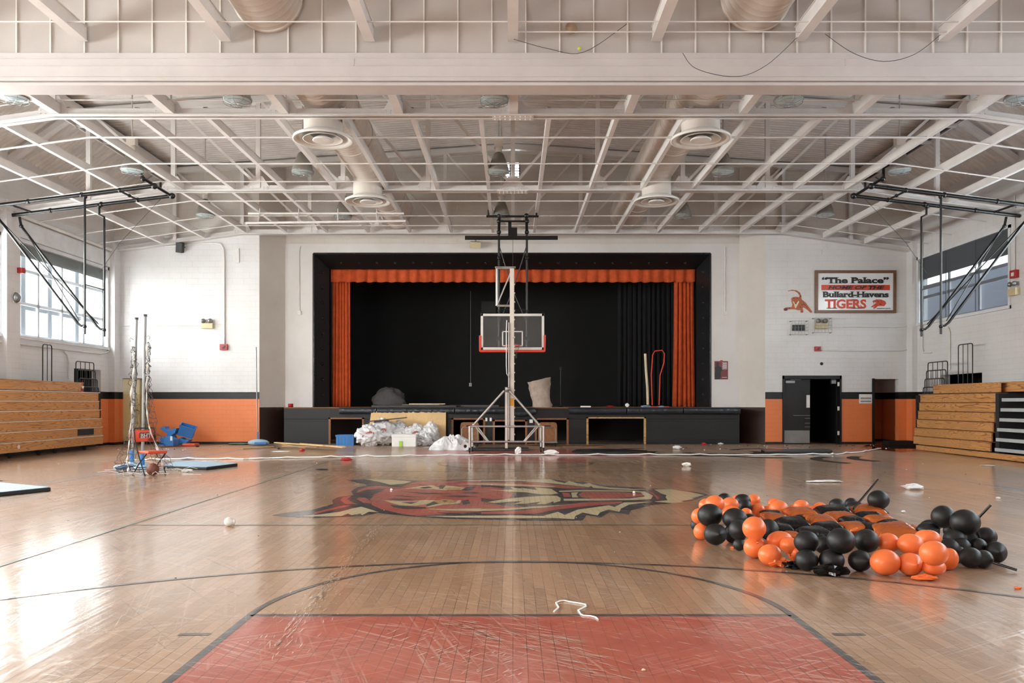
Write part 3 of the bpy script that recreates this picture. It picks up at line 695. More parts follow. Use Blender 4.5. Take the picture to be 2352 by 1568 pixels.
# ---- round ducts with ring seams, and their cone diffusers
for sx, nm in ((-1, 'on the left'), (1, 'on the right')):
    x = 3.97*sx-.02; t = thing('air_duct', 'white round air duct running toward the stage, %s' % nm, 'duct', (x, 9, 8.05), 'ducts')
    m = MB(); prof = []
    D = 9.0
    while D < 27.9: prof += [(.55, D), (.55, D+.14), (.5535, D+.15), (.5535, D+.16)]; D += .17
    m.lathe(prof, (x, 0, 8.05), 32, Matrix(((1, 0, 0), (0, 0, 1), (0, 1, 0)))); m.build('duct_body', M['duct'], t)
    for D in (13.0, 14.4, 15.9, 17.8, 19.6, 23.4, 25.4, 27.3):
        MB().lathe([(.55, D), (.572, D), (.572, D+.06), (.55, D+.06)], (x, 0, 8.05), 32, Matrix(((1, 0, 0), (0, 0, 1), (0, 1, 0)))).build('coupling_ring', M['duct'], t)
    MB().lathe([(.02, 27.93), (.30, 27.92), (.55, 27.86)], (x, 0, 8.05), 32, Matrix(((1, 0, 0), (0, 0, 1), (0, 1, 0)))).build('end_cap', M['duct'], t)
    for D in (16.85, 22.05):
        t2 = thing('ceiling_diffuser', 'round white cone air vent below the duct %s, %s' % (nm, 'nearer the camera' if D < 20 else 'nearer the stage'), 'vent', (x, D, 7.0), 'air vents')
        MB().lathe([(.40, 7.62), (.40, 7.16), (.42, 7.12)], (x, D, 0), 32).build('neck', M['duct'], t2)
        MB().lathe([(.36, 7.2), (.42, 7.12), (.62, 7.02), (.625, 6.97), (.60, 6.965), (.50, 7.01), (.40, 7.10), (.36, 7.16)], (x, D, 0), 40).build('outer_ring', M['white_frame'], t2)
        MB().lathe([(.28, 7.10), (.40, 7.00), (.42, 6.98), (.40, 6.985), (.27, 7.08)], (x, D, 0), 36).build('middle_cone', M['white_frame'], t2)
        MB().lathe([(.10, 7.06), (.21, 6.99), (.22, 6.965), (.20, 6.96), (.001, 6.98)], (x, D, 0), 32).build('centre_cone', M['white_frame'], t2)
        MB().lathe([(.001, 7.3), (.35, 7.3)], (x, D, 0), 24).build('throat', M['dark'], t2)
# ---- high-bay lamps
def lamp():
    t = thing('high_bay_lamp', '', 'lamp', (0, 0, 0), 'high bay lamps under the roof', local=True)
    MB().lathe([(.07, .50), (.12, .46), (.17, .34), (.235, .16), (.27, .02), (.275, 0), (.262, 0), (.20, .16)], n=28).build('shade', M['lamp_shell'], t)
    MB().lathe([(.001, -.035), (.14, -.025), (.262, .0)], n=24).build('lens', M['lens'], t)
    c = MB()
    for k in range(8):
        a = 2*PI*k/8; c.path([(math.cos(a)*.275, math.sin(a)*.275, .03), (math.cos(a)*.26, math.sin(a)*.26, -.05), (math.cos(a)*.12, math.sin(a)*.12, -.085), (0, 0, -.09)], .0045, 5)
    for rr, z in ((.278, .03), (.26, -.05), (.13, -.083)): c.path([(rr*math.cos(2*PI*k/24), rr*math.sin(2*PI*k/24), z) for k in range(25)], .0045, 5)
    c.build('wire_cage', M['galv'], t)
    MB().box(-.11, -.09, .62, .11, .09, .84).lathe([(.05, .84), (.09, .62), (.07, .50)]).build('ballast_box', M['duct'], t)
    return t
first = lamp(); k = 0
LX_ = [(-9.6, 'far left'), (-5.3, 'left of centre'), (-.36, 'on the centre line'), (5.3, 'right of centre'), (9.75, 'far right')]
for D, dw in ((15.4, 'row behind the header'), (20.2, 'middle row'), (25.0, 'row nearest the stage')):
    for x, xw in LX_:
        o = first if k == 0 else dup(first); k += 1
        zz = 7.26 if abs(x) < 9 else 7.3
        o.location = (x, D, zz); MB().tube((0, 0, .84), (0, 0, roofz(x)-zz+.02), .018).build('stem', M['steel'], o); o['label'] = 'caged dome lamp under the roof, %s, %s' % (xw, dw)
from mathutils import noise as mnoise
# ================================================================ THE STAGE
YS = 28.0; ZS = 1.29; YSB = 37.0
stg = thing('stage', 'black-painted stage platform with square access openings along its front', 'stage', (0, YS, 0))
HOLES = [(-6.39, -5.25, .05, .88), (-2.1, -1.02, .04, .86), (-.65, .45, .04, .80), (.82, 1.9, .04, .86), (2.62, 4.6, .04, .90)]
SL, SR = -8.0, 7.92
wall_holes(MB(), 'x', YS, YS+.06, 0, SL, SR, 0, ZS-.03, HOLES).box(SL, YS+.06, 0, SL+.05, YP, ZS-.03).box(SR-.05, YS+.06, 0, SR, YP, ZS-.03).build('front_panel', M['black_paint'], stg, bevel=.004)
MB().box(SL, YS-.03, ZS-.03, SR, YP, ZS).box(OX0, YP, ZS-.03, OX1, YSB, ZS).build('stage_deck', M['chip'], stg)
MB().box(4.75, YS-.02, .16, SR, YS, .175).box(SL, YS-.02, ZS-.2, -6.5, YS, ZS-.17).build('moulding', M['black_paint'], stg)
for i, (a, b, z0, z1) in enumerate(HOLES):
    f = MB().box(a-.05, YS-.015, 0, a+.02, YS+.08, z1+.05).box(b-.02, YS-.015, 0, b+.05, YS+.08, z1+.05).box(a-.05, YS-.015, z1, b+.05, YS+.08, z1+.05)
    f.build('opening_frame', M['chip'] if i != 4 else M['raw_wood'], stg)
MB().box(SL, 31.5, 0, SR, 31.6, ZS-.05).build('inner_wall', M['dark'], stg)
struct('wall_stage_back', MB().box(-9.5, YSB, 0, 9.5, YSB+.2, 9), M['black_wall'])
struct('wall_stage_side', MB().box(-9.6, YP+.4, 0, -9.4, YSB, 9).box(9.4, YP+.4, 0, 9.6, YSB, 9), M['black_wall'])
struct('ceiling_stage', MB().box(-9.6, YP+.4, 8.9, 9.6, YSB, 9.1), M['black_wall'])
# proscenium reveal: splayed black boards with a row of lamp sockets
pr = sempty('trim_2', (0, YP, 4))
IX0, IX1, IZ, YI = -6.78, 6.78, 6.38, 29.62
fb = MB()
def qbox(mb, a, b, c, d, off): mb.prism([a, b, c, d], off)
qbox(fb, (OX0, YP-.02, ZS), (OX0, YP-.02, OZ), (IX0, YI, IZ), (IX0, YI, ZS), (-.08, .05, 0))
qbox(fb, (OX0, YP-.02, OZ), (OX1, YP-.02, OZ), (IX1, YI, IZ), (IX0, YI, IZ), (0, .05, .08))
fb.build('reveal_board', M['black_paint'], pr)
rb = MB(); qbox(rb, (OX1, YP-.02, ZS), (OX1, YP-.02, OZ), (IX1, YI, IZ), (IX1, YI, ZS), (.08, .05, 0)); rb.build('reveal_board', M['black_gloss'], pr)
MB().box(OX0-.0, YP-.03, ZS, OX0+.03, YP, OZ).box(OX1-.03, YP-.03, ZS, OX1, YP, OZ).box(OX0, YP-.03, OZ-.03, OX1, YP, OZ).build('edge_trim', M['black_gloss'], pr)
def socket(c, nrm, mt=M['black_gloss']):
    R = Vector((0, 0, 1)).rotation_difference(Vector(nrm).normalized()).to_matrix(); m = MB()
    m.obox(c, (.11, .11, .02), R); m.lathe([(.045, .0), (.045, .03), (.03, .03), (.025, .01)], Vector(c), 12, R)
    m.build('lamp_socket', mt, pr)
for k in range(20):
    x = -6.3+k*.664
    socket((x, YP+.36, OZ-.27), (0, -.6, -1)) if abs(x) < 6.7 else 0
for k in range(9):
    z = 1.75+k*.56
    socket((IX1+.19, YP+.33, z), (-1, -.65, 0)); socket((IX0-.19, YP+.33, z), (1, -.65, 0))
# curtains
def drape(name, label, cat, x0, x1, z0, z1, y, folds, amp, m, flare=0, wavy=0, group=None, jit=1.):
    rnd = random.Random(int(abs(x0*100))+folds); n = folds*8; rows = 14 if wavy == 0 else 6
    ph = [rnd.uniform(-.3, .3)*jit for _ in range(folds+1)]; am = [rnd.uniform(.6, 1.25) for _ in range(folds+1)]
    vs = []
    for j in range(rows+1):
        t = j/rows; z = z1+(z0-z1)*t
        for i in range(n+1):
            u = i/n; k = u*folds; ki = int(min(k, folds-1)); x = x0+(x1-x0)*u
            x = x+(x-(x0+x1)/2)*flare*t*t
            a = amp*am[ki]*(.75+.35*t)
            yy = y+a*math.sin(2*PI*k+ph[ki]*2)+.3*a*math.sin(4.3*PI*k+t)
            zz = z+(wavy*t*math.sin(2*PI*k+.8)*am[ki] if wavy else 0)
            vs.append((x+.3*a*math.cos(2*PI*k), yy, zz))
    mb = MB(); w = n+1
    mb.add(vs, [(j*w+i, j*w+i+1, (j+1)*w+i+1, (j+1)*w+i) for j in range(rows) for i in range(n)], 0, True)
    return tag(mb.build(name, m, solid=.012), label, cat, group)
YC = 29.9
drape('curtain_valance', 'short gathered orange valance along the top of the stage opening', 'curtain', -6.78, 6.76, 5.93, 6.42, YC-.12, 33, .06, M['velour'], wavy=.02)
drape('stage_curtain', 'orange velour curtain leg gathered at the left side of the stage', 'curtain', -6.77, -6.10, ZS+.01, 6.3, YC+.1, 6, .07, M['velour'], flare=.03)
drape('stage_curtain', 'orange velour curtain leg gathered at the right side, flaring at its hem', 'curtain', 6.02, 6.75, ZS+.01, 6.3, YC+.1, 5, .08, M['velour'], flare=.18)
drape('black_curtain', 'black curtain hanging at the back of the stage beside the orange pipe rack', 'curtain', 4.3, 6.9, ZS+.01, 8, 33.2, 13, .07, M['black_velour'], flare=.02)
drape('black_curtain', 'black curtain hanging in the dark wing behind the curtain leg with the straight hem', 'curtain', -8.6, -7.0, ZS+.01, 8, 31.4, 7, .08, M['black_velour'])
drape('border_curtain', 'short black border curtain high across the back of the stage', 'curtain', -7, 7, 6.6, 8, 32.0, 30, .05, M['black_velour'], wavy=.01)
# padded vinyl bumpers strapped along the stage edge
PADS = [(783, 867, 'first from the platform end nearest the garbage bags'), (869, 1044, 'behind the leaning maple panel'), (1047, 1160, 'just left of the lift mast'), (1163, 1228, 'sagging between lift mast and dust cover'), (1306, 1436, 'above the widest dark access opening'), (1438, 1565, 'second from the platform end nearest the doors'), (1567, 1696, 'at the platform end nearest the doors')]
for i, (a, b, wh) in enumerate(PADS):
    xa, xb = (a-CX)/65.4, (b-CX)/65.4; m = MB(); n = max(8, int((xb-xa)*14)); vs = []; rnd = random.Random(i)
    sec = [(.0, ZS-.005), (-.10, ZS-.01), (-.13, ZS-.05), (-.125, ZS-.17), (-.10, ZS-.225), (.0, ZS-.23)]
    for k in range(n+1):
        x = xa+(xb-xa)*k/n; q = .012*math.sin(k*2.1+i)+rnd.uniform(-.008, .008); sg = -.10*math.sin(PI*k/n) if i == 3 else 0
        for j, (dy, z) in enumerate(sec): vs.append((x+.05*math.sin(k*.6)*(j == 3), YS-.03+dy+q*(j in (2, 3)), z+sg*(j > 0)))
    c = len(sec)
    m.add(vs, [(k*c+j, k*c+j+1, (k+1)*c+j+1, (k+1)*c+j) for k in range(n) for j in range(c-1)], 0, True)
    m.add(vs[:c], [tuple(range(c))]); m.add(vs[-c:], [tuple(range(c-1, -1, -1))])
    tag(m.build('edge_pad', M['vinyl']), 'black bumper pad on stage edge, '+wh, 'pad', 'stage edge pads')
# things on the stage
m = MB()
def blob(mb, c, r, seed, amp=.12, sc=(1, 1, 1), nu=28, nv=16, flat=.0, mi=0, crk=0):
    rnd = random.Random(seed); ks = [(rnd.uniform(1, 3.2), rnd.uniform(1, 4), rnd.uniform(0, 6.28), rnd.uniform(.4, 1)) for _ in range(6)]
    vs = []
    for j in range(nv+1):
        t = PI*j/nv
        for i in range(nu):
            p = 2*PI*i/nu; d = 1
            for a, b, ph, w_ in ks: d += amp*w_*.5*math.sin(round(a*2)*p+b*3*t+ph)*math.sin(t)
            z = -math.cos(t)*sc[2]
            v = Vector((math.cos(p)*math.sin(t)*d*sc[0]*r, math.sin(p)*math.sin(t)*d*sc[1]*r, z*r*(d*.5+.5)))
            if crk:
                q = Vector((v.x/r*2.4+seed, v.y/r*2.4, v.z/r*2.4)); e = abs(mnoise.noise(q))+.6*abs(mnoise.noise(q*2.3))+.3*abs(mnoise.noise(q*5))
                v *= 1+crk*(.35-e)
            v.z = max(v.z, -r*sc[2]*(1-flat)) if flat else v.z
            vs.append(v+Vector(c))
    mb.add(vs, [(j*nu+i, j*nu+(i+1) % nu, (j+1)*nu+(i+1) % nu, (j+1)*nu+i) for j in range(nv) for i in range(nu)], mi, True); return mb
blob(m, (-4.8, 31.0, ZS+.12), .66, 3, .10, (1.0, .6, .98), flat=.9, crk=.2)
tag(m.build('dust_sheet', M['cloth']), 'grey dust sheet heaped over a low object on the stage behind the leaning maple panel', 'sheet')
def slab(name, label, cat, pts, z, th, m, group=None, bevel=0):
    return tag(MB().prism([(x, y, z) for x, y in pts], (0, 0, th)).build(name, m, bevel=bevel), label, cat, group)
slab('vinyl_mat', 'limp black vinyl mat on the stage edge above the garbage bags', 'mat', [(-5.0, 28.25), (-2.0, 28.3), (-1.8, 29.6), (-4.8, 29.8)], ZS, .07, M['grey_vinyl'], bevel=.02)
slab('vinyl_mat', 'folded dark vinyl mat on the stage floor left of the lift mast', 'mat', [(-2.3, 29.0), (-.5, 28.9), (-.6, 30.2), (-2.4, 30.3)], ZS+.001, .08, M['grey_vinyl'], bevel=.02)
slab('ceiling_tile', 'grey board lying flat on the limp mat at the stage edge', 'board', [(-3.9, 28.2), (-2.6, 28.25), (-2.5, 28.8), (-3.7, 28.8)], ZS+.072, .03, M['shade'])
slab('wood_offcut', 'short pale wood board lying on the grey board at the stage edge', 'board', [(-3.7, 28.55), (-2.4, 28.4), (-2.4, 28.52), (-3.7, 28.67)], ZS+.104, .03, M['ply'])
# beige dust cover standing like an open sack
t = MB(); prof = [(.30, 0), (.31, .08), (.27, .2), (.29, .45), (.33, .75), (.35, .98)]; n = 44; vs = []
for j, (r, z) in enumerate(prof):
    for i in range(n):
        a = 2*PI*i/n; rr = r*(1+.07*math.sin(3*a+j*1.7)+.07*math.sin(8*a+j*2.3)*(j/5+.3))
        vs.append((1.05-.22*z*0+rr*math.cos(a)*1.15-.12*z, 28.7+rr*math.sin(a)*.8, ZS+z*(1+.10*math.cos(a))))
t.add(vs, [(j*n+i, j*n+(i+1) % n, (j+1)*n+(i+1) % n, (j+1)*n+i) for j in range(len(prof)-1) for i in range(n)], 0, True)
t.add([(1.05, 28.7, ZS+.01)]+vs[:n], [(0, 1+(i+1) % n, 1+i) for i in range(n)])
t.add([(.93, 28.7, ZS+.80)]+vs[-n:], [(0, 1+i, 1+(i+1) % n) for i in range(n)])
tag(t.build('dust_cover', M['beige_cloth']), 'crumpled beige dust cover standing upright on the stage edge', 'cover')
ms = thing('microphone_stand', 'thin black microphone stand on the stage', 'stand', (1.78, 29.9, ZS))
MB().tube((1.78, 29.9, ZS+.02), (1.78, 29.9, ZS+1.42), .014).build('pole', M['black_pipe'], ms)
MB().lathe([(.001, .04), (.04, .035), (.14, .01), (.14, 0), (.001, 0)], (1.78, 29.9, ZS)).build('base', M['black_pipe'], ms)
MB().box(1.74, 29.86, ZS+1.40, 1.83, 29.94, ZS+1.5).build('clip', M['black_pipe'], ms)
rk = thing('orange_pipe_rack', 'bent orange pipe hand-rail frame standing on the stage by the curtain', 'rack', (5.4, 29.4, ZS))
MB().path([P(1498, 930, 29.4), P(1496, 860, 29.4), P(1499, 815, 29.4), P(1504, 806, 29.4), P(1521, 804, 29.4), P(1526, 812, 29.4), P(1525, 832, 29.4), P(1516, 862, 29.4), P(1514, 930, 29.4)], .022).build('bent_pipe', M['orange_pad'], rk)
MB().box(4.8, 29.2, ZS, 5.7, 29.6, ZS+.03).build('base_plate', M['orange_pad'], rk)
m = MB(); q = [P(1482, 812, 29.6), P(1484, 850, 29.6), P(1487, 890, 29.6), P(1488, 929, 29.6)]
m.path(q, .05, 7); tag(m.build('rope_roll', M['cream']), 'upright fuzzy cream rope roll standing beside the orange pipe rack', 'rope')
# things lying about on stage
slab('foam_box', 'small white carton on the stage floor near the microphone stand', 'carton', [(2.4, 28.3), (2.75, 28.3), (2.75, 28.5), (2.4, 28.5)], ZS, .05, M['paper'])
def crumple(name, label, cat, c, r, m, seed, sc=(1, .7, .5), amp=.5, group=None):
    mb = MB(); rnd = random.Random(seed); nu, nv = 12, 7; vs = []
    for j in range(nv+1):
        t = PI*j/nv
        for i in range(nu):
            p = 2*PI*i/nu; d = 1+amp*rnd.uniform(-.6, .5)
            vs.append((c[0]+math.cos(p)*math.sin(t)*r*sc[0]*d, c[1]+math.sin(p)*math.sin(t)*r*sc[1]*d, max(c[2], c[2]+r*sc[2]*(1-math.cos(t)*d))))
    mb.add(vs, [(j*nu+i, j*nu+(i+1) % nu, (j+1)*nu+(i+1) % nu, (j+1)*nu+i) for j in range(nv) for i in range(nu)], 0, False)
    return tag(mb.build(name, m), label, cat, group)
crumple('red_cloth', 'small red cloth dropped on the stage floor', 'cloth', (3.45, 28.4, ZS), .16, M['red'], 1, (1, .5, .18))
crumple('paper_scrap', 'crumpled white tissue standing on the stage floor', 'paper', (4.05, 28.4, ZS), .07, M['paper'], 2, (1, 1, 1))
crumple('blue_cloth', 'small blue-grey cloth on the stage floor left of the orange rack', 'cloth', (4.7, 28.3, ZS), .17, M['blue_pad'], 3, (1, .6, .2))
crumple('blue_cloth', 'small blue-grey cloth on the stage floor by the orange curtain leg with the flared hem', 'cloth', (5.25, 28.3, ZS), .13, M['blue_pad'], 4, (1, .6, .2))
tag(MB().lathe([(.001, .13), (.085, .13), (.09, .11), (.09, 0), (.001, 0)], (-7.85, 28.3, ZS)).build('red_can', M['red']), 'small red tin on the stage corner above the broom', 'tin')
# items fixed inside / above the stage
m = MB().box(P(1101, 0, 35).x, 36.9, P(0, 707, 35).z, P(1137, 0, 35).x, YSB, P(0, 679, 35).z)
tag(m.build('wall_speaker', M['speaker']), 'dark speaker box high on the back wall of the stage', 'speaker')
m = MB().tube((-1.95, 36.94, 2.35), (-1.95, 36.94, 6.6), .014).box(-2.02, 36.9, 2.2, -1.9, YSB, 2.36)
tag(m.build('switch_conduit', M['galv']), 'grey conduit running down to a switch box on the black back wall', 'conduit')
# ---- in front of the stage
def wallpipe(name, label, pts, r=.014, m='white_frame', box=None, bm='white_frame'):
    t = thing(name, label, 'conduit', tuple(pts[0]))
    MB().path(pts, r, 8).build('pipe', M[m], t)
    if box: MB().box(*box).build('junction_box', M[bm], t)
    return t
# maple panel leaning on the stage front
lp = MB(); a, b = P(845, 0, 27.5), P(1022, 0, 27.5)
lp.prism([(a.x-.02, 27.35, .01), (b.x+.04, 27.35, .01), (b.x, 27.88, 1.20), (a.x+.05, 27.88, 1.16)], (0, .05, .0))
t = thing('floor_panel', 'large pale maple floor panel leaning upright against the stage behind the bags', 'panel', (a.x, 27.5, 0)); lp.build('panel_face', M['ply'], t)
for u, v in ((893, 908), (916, 1000), (1012, 1022)):
    MB().prism([(P(u, 0, 27.9).x, 27.87, 1.14), (P(v, 0, 27.9).x, 27.87, 1.14), (P(v, 0, 27.9).x, 27.9, 1.235), (P(u, 0, 27.9).x, 27.9, 1.235)], (0, .05, 0)).build('batten', M['chip'], t)
# blue crate
def crate(name, label, c, w, d, h, R=Euler((0, 0, 0)), m='blue', cat='crate', rim=True):
    t = thing(name, label, cat, tuple(c)); Rm = R.to_matrix(); c = Vector(c); mb = MB(); th = .02
    def ob(o, s): mb.obox(c+Rm @ Vector(o), s, Rm)
    ob((0, 0, th/2), (w*.9, d*.9, th))
    for s in (-1, 1):
        ob((s*w*.47, 0, h/2), (th, d*.94, h)); ob((0, s*d*.47, h/2), (w*.94, th, h))
        if rim: ob((s*w*.5, 0, h-.03), (.03, d, .05)); ob((0, s*d*.5, h-.03), (w, .03, .05))
        for k in range(-2, 3): ob((k*w*.18, s*d*.485, h*.45), (.015, .02, h*.8))
    mb.build('body', M[m], t)
    return t
crate('plastic_crate', 'blue plastic crate upside down by the dark access opening left of the bags', (P(795, 0, 27.4).x, 27.4, 0), .62, .42, .36)
# white garbage bags
BAGS = [(850, 1008, 27.0, .40, (1.12, .8, .86), 11, 'big tied white garbage bag at the near left of the pile, red print', 1), (880, 990, 27.3, .42, (.9, .75, 1.05), 12, 'tall white garbage bag with a dark mat piece on top', 1), (916, 985, 27.5, .36, (.8, .6, 1.1), 13, 'grey-white garbage bag against the maple panel, tied at its top', 0), (955, 996, 27.35, .36, (1.0, .7, .95), 14, 'white garbage bag behind the white carton, red and grey print', 1), (972, 1008, 27.0, .28, (.95, .8, .8), 15, 'small white garbage bag with its knot toward the court, beside the white carton', 0), (990, 1003, 27.3, .36, (.7, .55, 1.05), 16, 'thin translucent garbage bag at the lift end of the pile', 0)]
for px, py, D, r, sc, sd, lab, pr_ in BAGS:
    c = P(px, py, D); c.z = r*sc[2]*.96
    t = thing('garbage_bag', lab, 'bag', (c.x, D, 0), 'white garbage bags'); mb = MB(); blob(mb, c, r*1.1, sd, .12, sc, 76, 46, flat=.1, crk=.42); mb.build('bag_body', M['bag'], t)
    k = MB(); R = Euler((0, .0, 0)).to_matrix()
    kp = c+Vector((0, -r*sc[1]*.3, r*sc[2]*.9)) if sd != 15 else c+Vector((-.05, -r*sc[1]*.95, .05))
    if sd == 15: R = Euler((PI/2, 0, 0)).to_matrix()
    if sd == 11: kp = c+Vector((-r*1.02, 0, .02)); R = Euler((0, -PI/2, 0)).to_matrix()
    k.lathe([(.05, -.03), (.03, .02), (.05, .05), (.085, .11), (.05, .12)], kp, 11, R, 0, (1, .7, 1)); bb = t.children[0]; k.build('knot', M['bag'], bb)
    if pr_:
        w = MB()
        for i in range(7):
            a = -.55+i*.17; x = c.x+r*sc[0]*math.sin(a)*.8; z = c.z+.05+.09*math.sin(i*.5-.5); yy = c.y-r*sc[1]*math.sqrt(max(.05, 1-((x-c.x)/(r*sc[0]))**2-((z-c.z)/(r*sc[2]))**2))*1.02-.01
            w.obox((x, yy, z), (.03, .012, .07), Euler((0, .3, 0)))
        w.build('red_print', M['red'], bb)
t = MB().obox((P(893, 0, 27.3).x, 27.15, .885), (1.25, .45, .035), Euler((.0, -.10, .06))); tag(t.build('mat_piece', M['grey_vinyl'], bevel=.01), 'thin grey mat offcut lying on top of the bag pile', 'mat')
c = P(930, 1028, 26.6); t = thing('carton', 'white cardboard carton with a lime green tag in front of the bags', 'carton', (c.x, 26.6, 0))
MB().obox((c.x-.02, 26.75, .20), (.80, .42, .40), Euler((0, 0, -.05))).build('box_body', M['paper'], t, bevel=.006)
MB().obox((c.x-.02, 26.75, .36), (.83, .45, .09), Euler((0, 0, -.05))).build('lid', M['paper'], t, bevel=.005)
MB().obox((c.x-.13, 26.515, .10), (.10, .01, .17), Euler((0, 0, -.05))).build('green_tag', mat('lime', (176, 222, 60), .5), t)
# white tarp / sheet heap
mb = MB(); n = 70; r_ = 40; vs = []; rnd = random.Random(5)
for j in range(r_+1):
    for i in range(n+1):
        u, v = i/n, j/r_; x = P(988, 0, 24.9).x+u*1.42; y = 24.45+v*1.15
        h = .44*math.sin(PI*min(1, u*1.02))**.6*math.sin(PI*v)**.7
        e = abs(mnoise.noise(Vector((u*5, v*4, 1))))+.5*abs(mnoise.noise(Vector((u*11, v*9, 4)))); h *= 1.12-.75*e
        vs.append((x+.03*math.sin(v*17), y+.03*math.sin(u*19), max(.003, h)))
mb.add(vs, [(j*(n+1)+i, j*(n+1)+i+1, (j+1)*(n+1)+i+1, (j+1)*(n+1)+i) for j in range(r_) for i in range(n)], 0, False)
t = thing('plastic_sheet', 'heap of crumpled white plastic sheeting on the floor beside the lift', 'sheeting', (P(1030, 0, 25).x, 25, 0)); mb.build('folds', M['bag'], t)
m = MB(); sp_ = [(P(1070, 0, 24.4).x+(.03+.012*k)*math.cos(k*.8), 24.3, .14+(.03+.012*k)*math.sin(k*.8)) for k in range(10)]
m.lathe([(.13, 24.1), (.135, 24.8)], (P(1070, 0, 24.4).x, 0, .14), 16, Matrix(((1, 0, 0), (0, 0, 1), (0, 1, 0)))).lathe([(.05, 24.12), (.13, 24.1)], (P(1070, 0, 24.4).x, 0, .14), 16, Matrix(((1, 0, 0), (0, 0, 1), (0, 1, 0))))
m.build('rolled_end', M['bag'], t)
# chipboard trolleys
for px0, px1, lab in ((1057, 1100, 'brown chipboard folding-chair trolley beside the plastic sheeting'), (1236, 1280, 'brown chipboard folding-chair trolley at the far side of the lift base')):
    D = 26.6; a, b = P(px0, 0, D).x, P(px1, 0, D).x; t = thing('board_trolley', lab, 'trolley', ((a+b)/2, D, 0), 'chipboard trolleys')
    bd = MB(); pts = [(a, .16), (b, .16), (b, .70), (b-.03, .78), (b-.1, .80), (a+.1, .80), (a+.03, .78), (a, .70)]
    bd.prism([(x, D+.1, z) for x, z in pts], (0, .03, 0)); bd.build('end_board', M['chip'], t)
    MB().box((a+b)/2-.11, D+.092, .64, (a+b)/2+.11, D+.1, .70).build('hand_slot', M['dark'], t)
    MB().path([(a+.05, D, .14), (a+.05, D, .56), (a+.10, D, .64), (b-.10, D, .64), (b-.05, D, .56), (b-.05, D, .14)], .014).build('tube_frame', M['galv'], t)
    MB().box(a, D-.05, .12, b, D+.7, .16).build('platform', M['galv'], t)
    for x in (a+.06, b-.06):
        for y in (D, D+.62): MB().tube((x-.02, y, .06), (x+.02, y, .06), .06, 12).build('wheel', M['rubber'], t)
for px, py, w in ((1117, 963, .07), (1127, 963, .07), (1220, 967, .12)):
    c = P(px, py, YS-.01); tag(MB().box(c.x-w/2, YS-.006, c.z-.06, c.x+w/2, YS-.001, c.z+.06).build('taped_notice', M['paper']), 'small white paper taped to the stage front, '+{1117: 'first of the three from the bags', 1127: 'the middle one of three', 1220: 'alone, right of the lift mast'}[px], 'notice', 'notices on the stage front')
# loose timber and boards
PL = [((632, 1016), (745, 1023), .10, 'topmost pale strip of the heap, its end toward the push broom'), ((660, 1018), (790, 1027), .12, 'second pale strip, reaching farthest toward the blue crate'), ((650, 1024), (730, 1026), .14, 'short dark strip in the middle of the heap'), ((690, 1018), (795, 1026), .06, 'thin strip crossing on top of the heap'), ((636, 1017), (700, 1029), .05, 'short pale board pointing at the camera')]
for i, (a, b, w, lab) in enumerate(PL):
    z = .02+.035*(4-i if i < 4 else 0); a = G(*a, z); b = G(*b, z); d = b-a; L_ = d.length; ang = math.atan2(d.y, d.x)
    tag(MB().obox((a+b)/2, (L_, w, .028), Euler((0, 0, ang))).build('timber_strip', M['ply'] if i != 2 else M['raw_wood'], bevel=.003), lab, 'timber', 'loose timber before the stage')
a, b = G(554, 1030, .02), G(634, 1026, .02)
tag(MB().obox((a+b)/2, ((b-a).length, .22, .03), Euler((0, 0, math.atan2((b-a).y, (b-a).x)))).build('timber_board', M['raw_wood']), 'single wide board lying in front of the push broom', 'timber')
a, b = G(630, 1022, .03), G(640, 1030, .03)
tag(MB().tube(a, b, .04, 4).build('metal_bracket', M['grey_vinyl']), 'dark metal channel lying across the timber end', 'bracket')
# ================================================================ BASKETBALL FRAMES AND LIFT
def clampb(mb, p, r=.05): mb.ball(p, r, 12)
# centre backboard hung from the joists before the stage
D = 24.65
t = thing('hanging_backboard', 'glass basketball backboard hung on black pipes before the stage, orange edge padding', 'backboard', (0, D, 3))
bz0, bz1 = P(0, 803, 24.45).z, P(0, 720, 24.45).z; bx0, bx1 = P(1104, 0, 24.45).x, P(1250, 0, 24.45).x; Y0 = 24.45
f = MB(); w = .075
f.box(bx0, Y0, bz0, bx1, Y0+.05, bz0+w).box(bx0, Y0, bz1-w, bx1, Y0+.05, bz1).box(bx0, Y0, bz0, bx0+w, Y0+.05, bz1).box(bx1-w, Y0, bz0, bx1, Y0+.05, bz1)
f.build('board_frame', M['white_frame'], t, bevel=.004)
MB().box(bx0+w, Y0+.02, bz0+w, bx1-w, Y0+.032, bz1-w).build('glass_board', M['board_glass'], t)
q0, q1, q2, q3 = P(1153, 795, Y0), P(1201, 760, Y0), .03, 0
MB().box(q0.x, Y0-.002, q1.z-.03, q1.x, Y0+.01, q1.z).box(q0.x, Y0-.002, q0.z, q1.x, Y0+.01, q0.z+.03).box(q0.x, Y0-.002, q0.z, q0.x+.035, Y0+.01, q1.z).box(q1.x-.035, Y0-.002, q0.z, q1.x, Y0+.01, q1.z).build('target_square', M['white_frame'], t)
pd = MB(); pz = P(0, 770, Y0).z
pd.prism([(bx0-.05, Y0-.03, pz), (bx0+.015, Y0-.03, pz+.0), (bx0+.015, Y0-.03, bz0-.005), (bx1-.015, Y0-.03, bz0-.005), (bx1-.015, Y0-.03, pz), (bx1+.05, Y0-.03, pz+.02), (bx1+.04, Y0-.03, bz0-.05), (bx1+.0, Y0-.03, bz0-.075), (bx0, Y0-.03, bz0-.075), (bx0-.045, Y0-.03, bz0-.045)], (0, .11, 0))
pd.build('edge_padding', M['orange_pad'], t, bevel=.012)
rz = P(0, 797, Y0).z; rm = MB(); rm.path([(.0+.225*math.cos(a*PI/16), Y0-.38+.225*math.sin(a*PI/16), rz+.03) for a in range(33)], .011, 8)
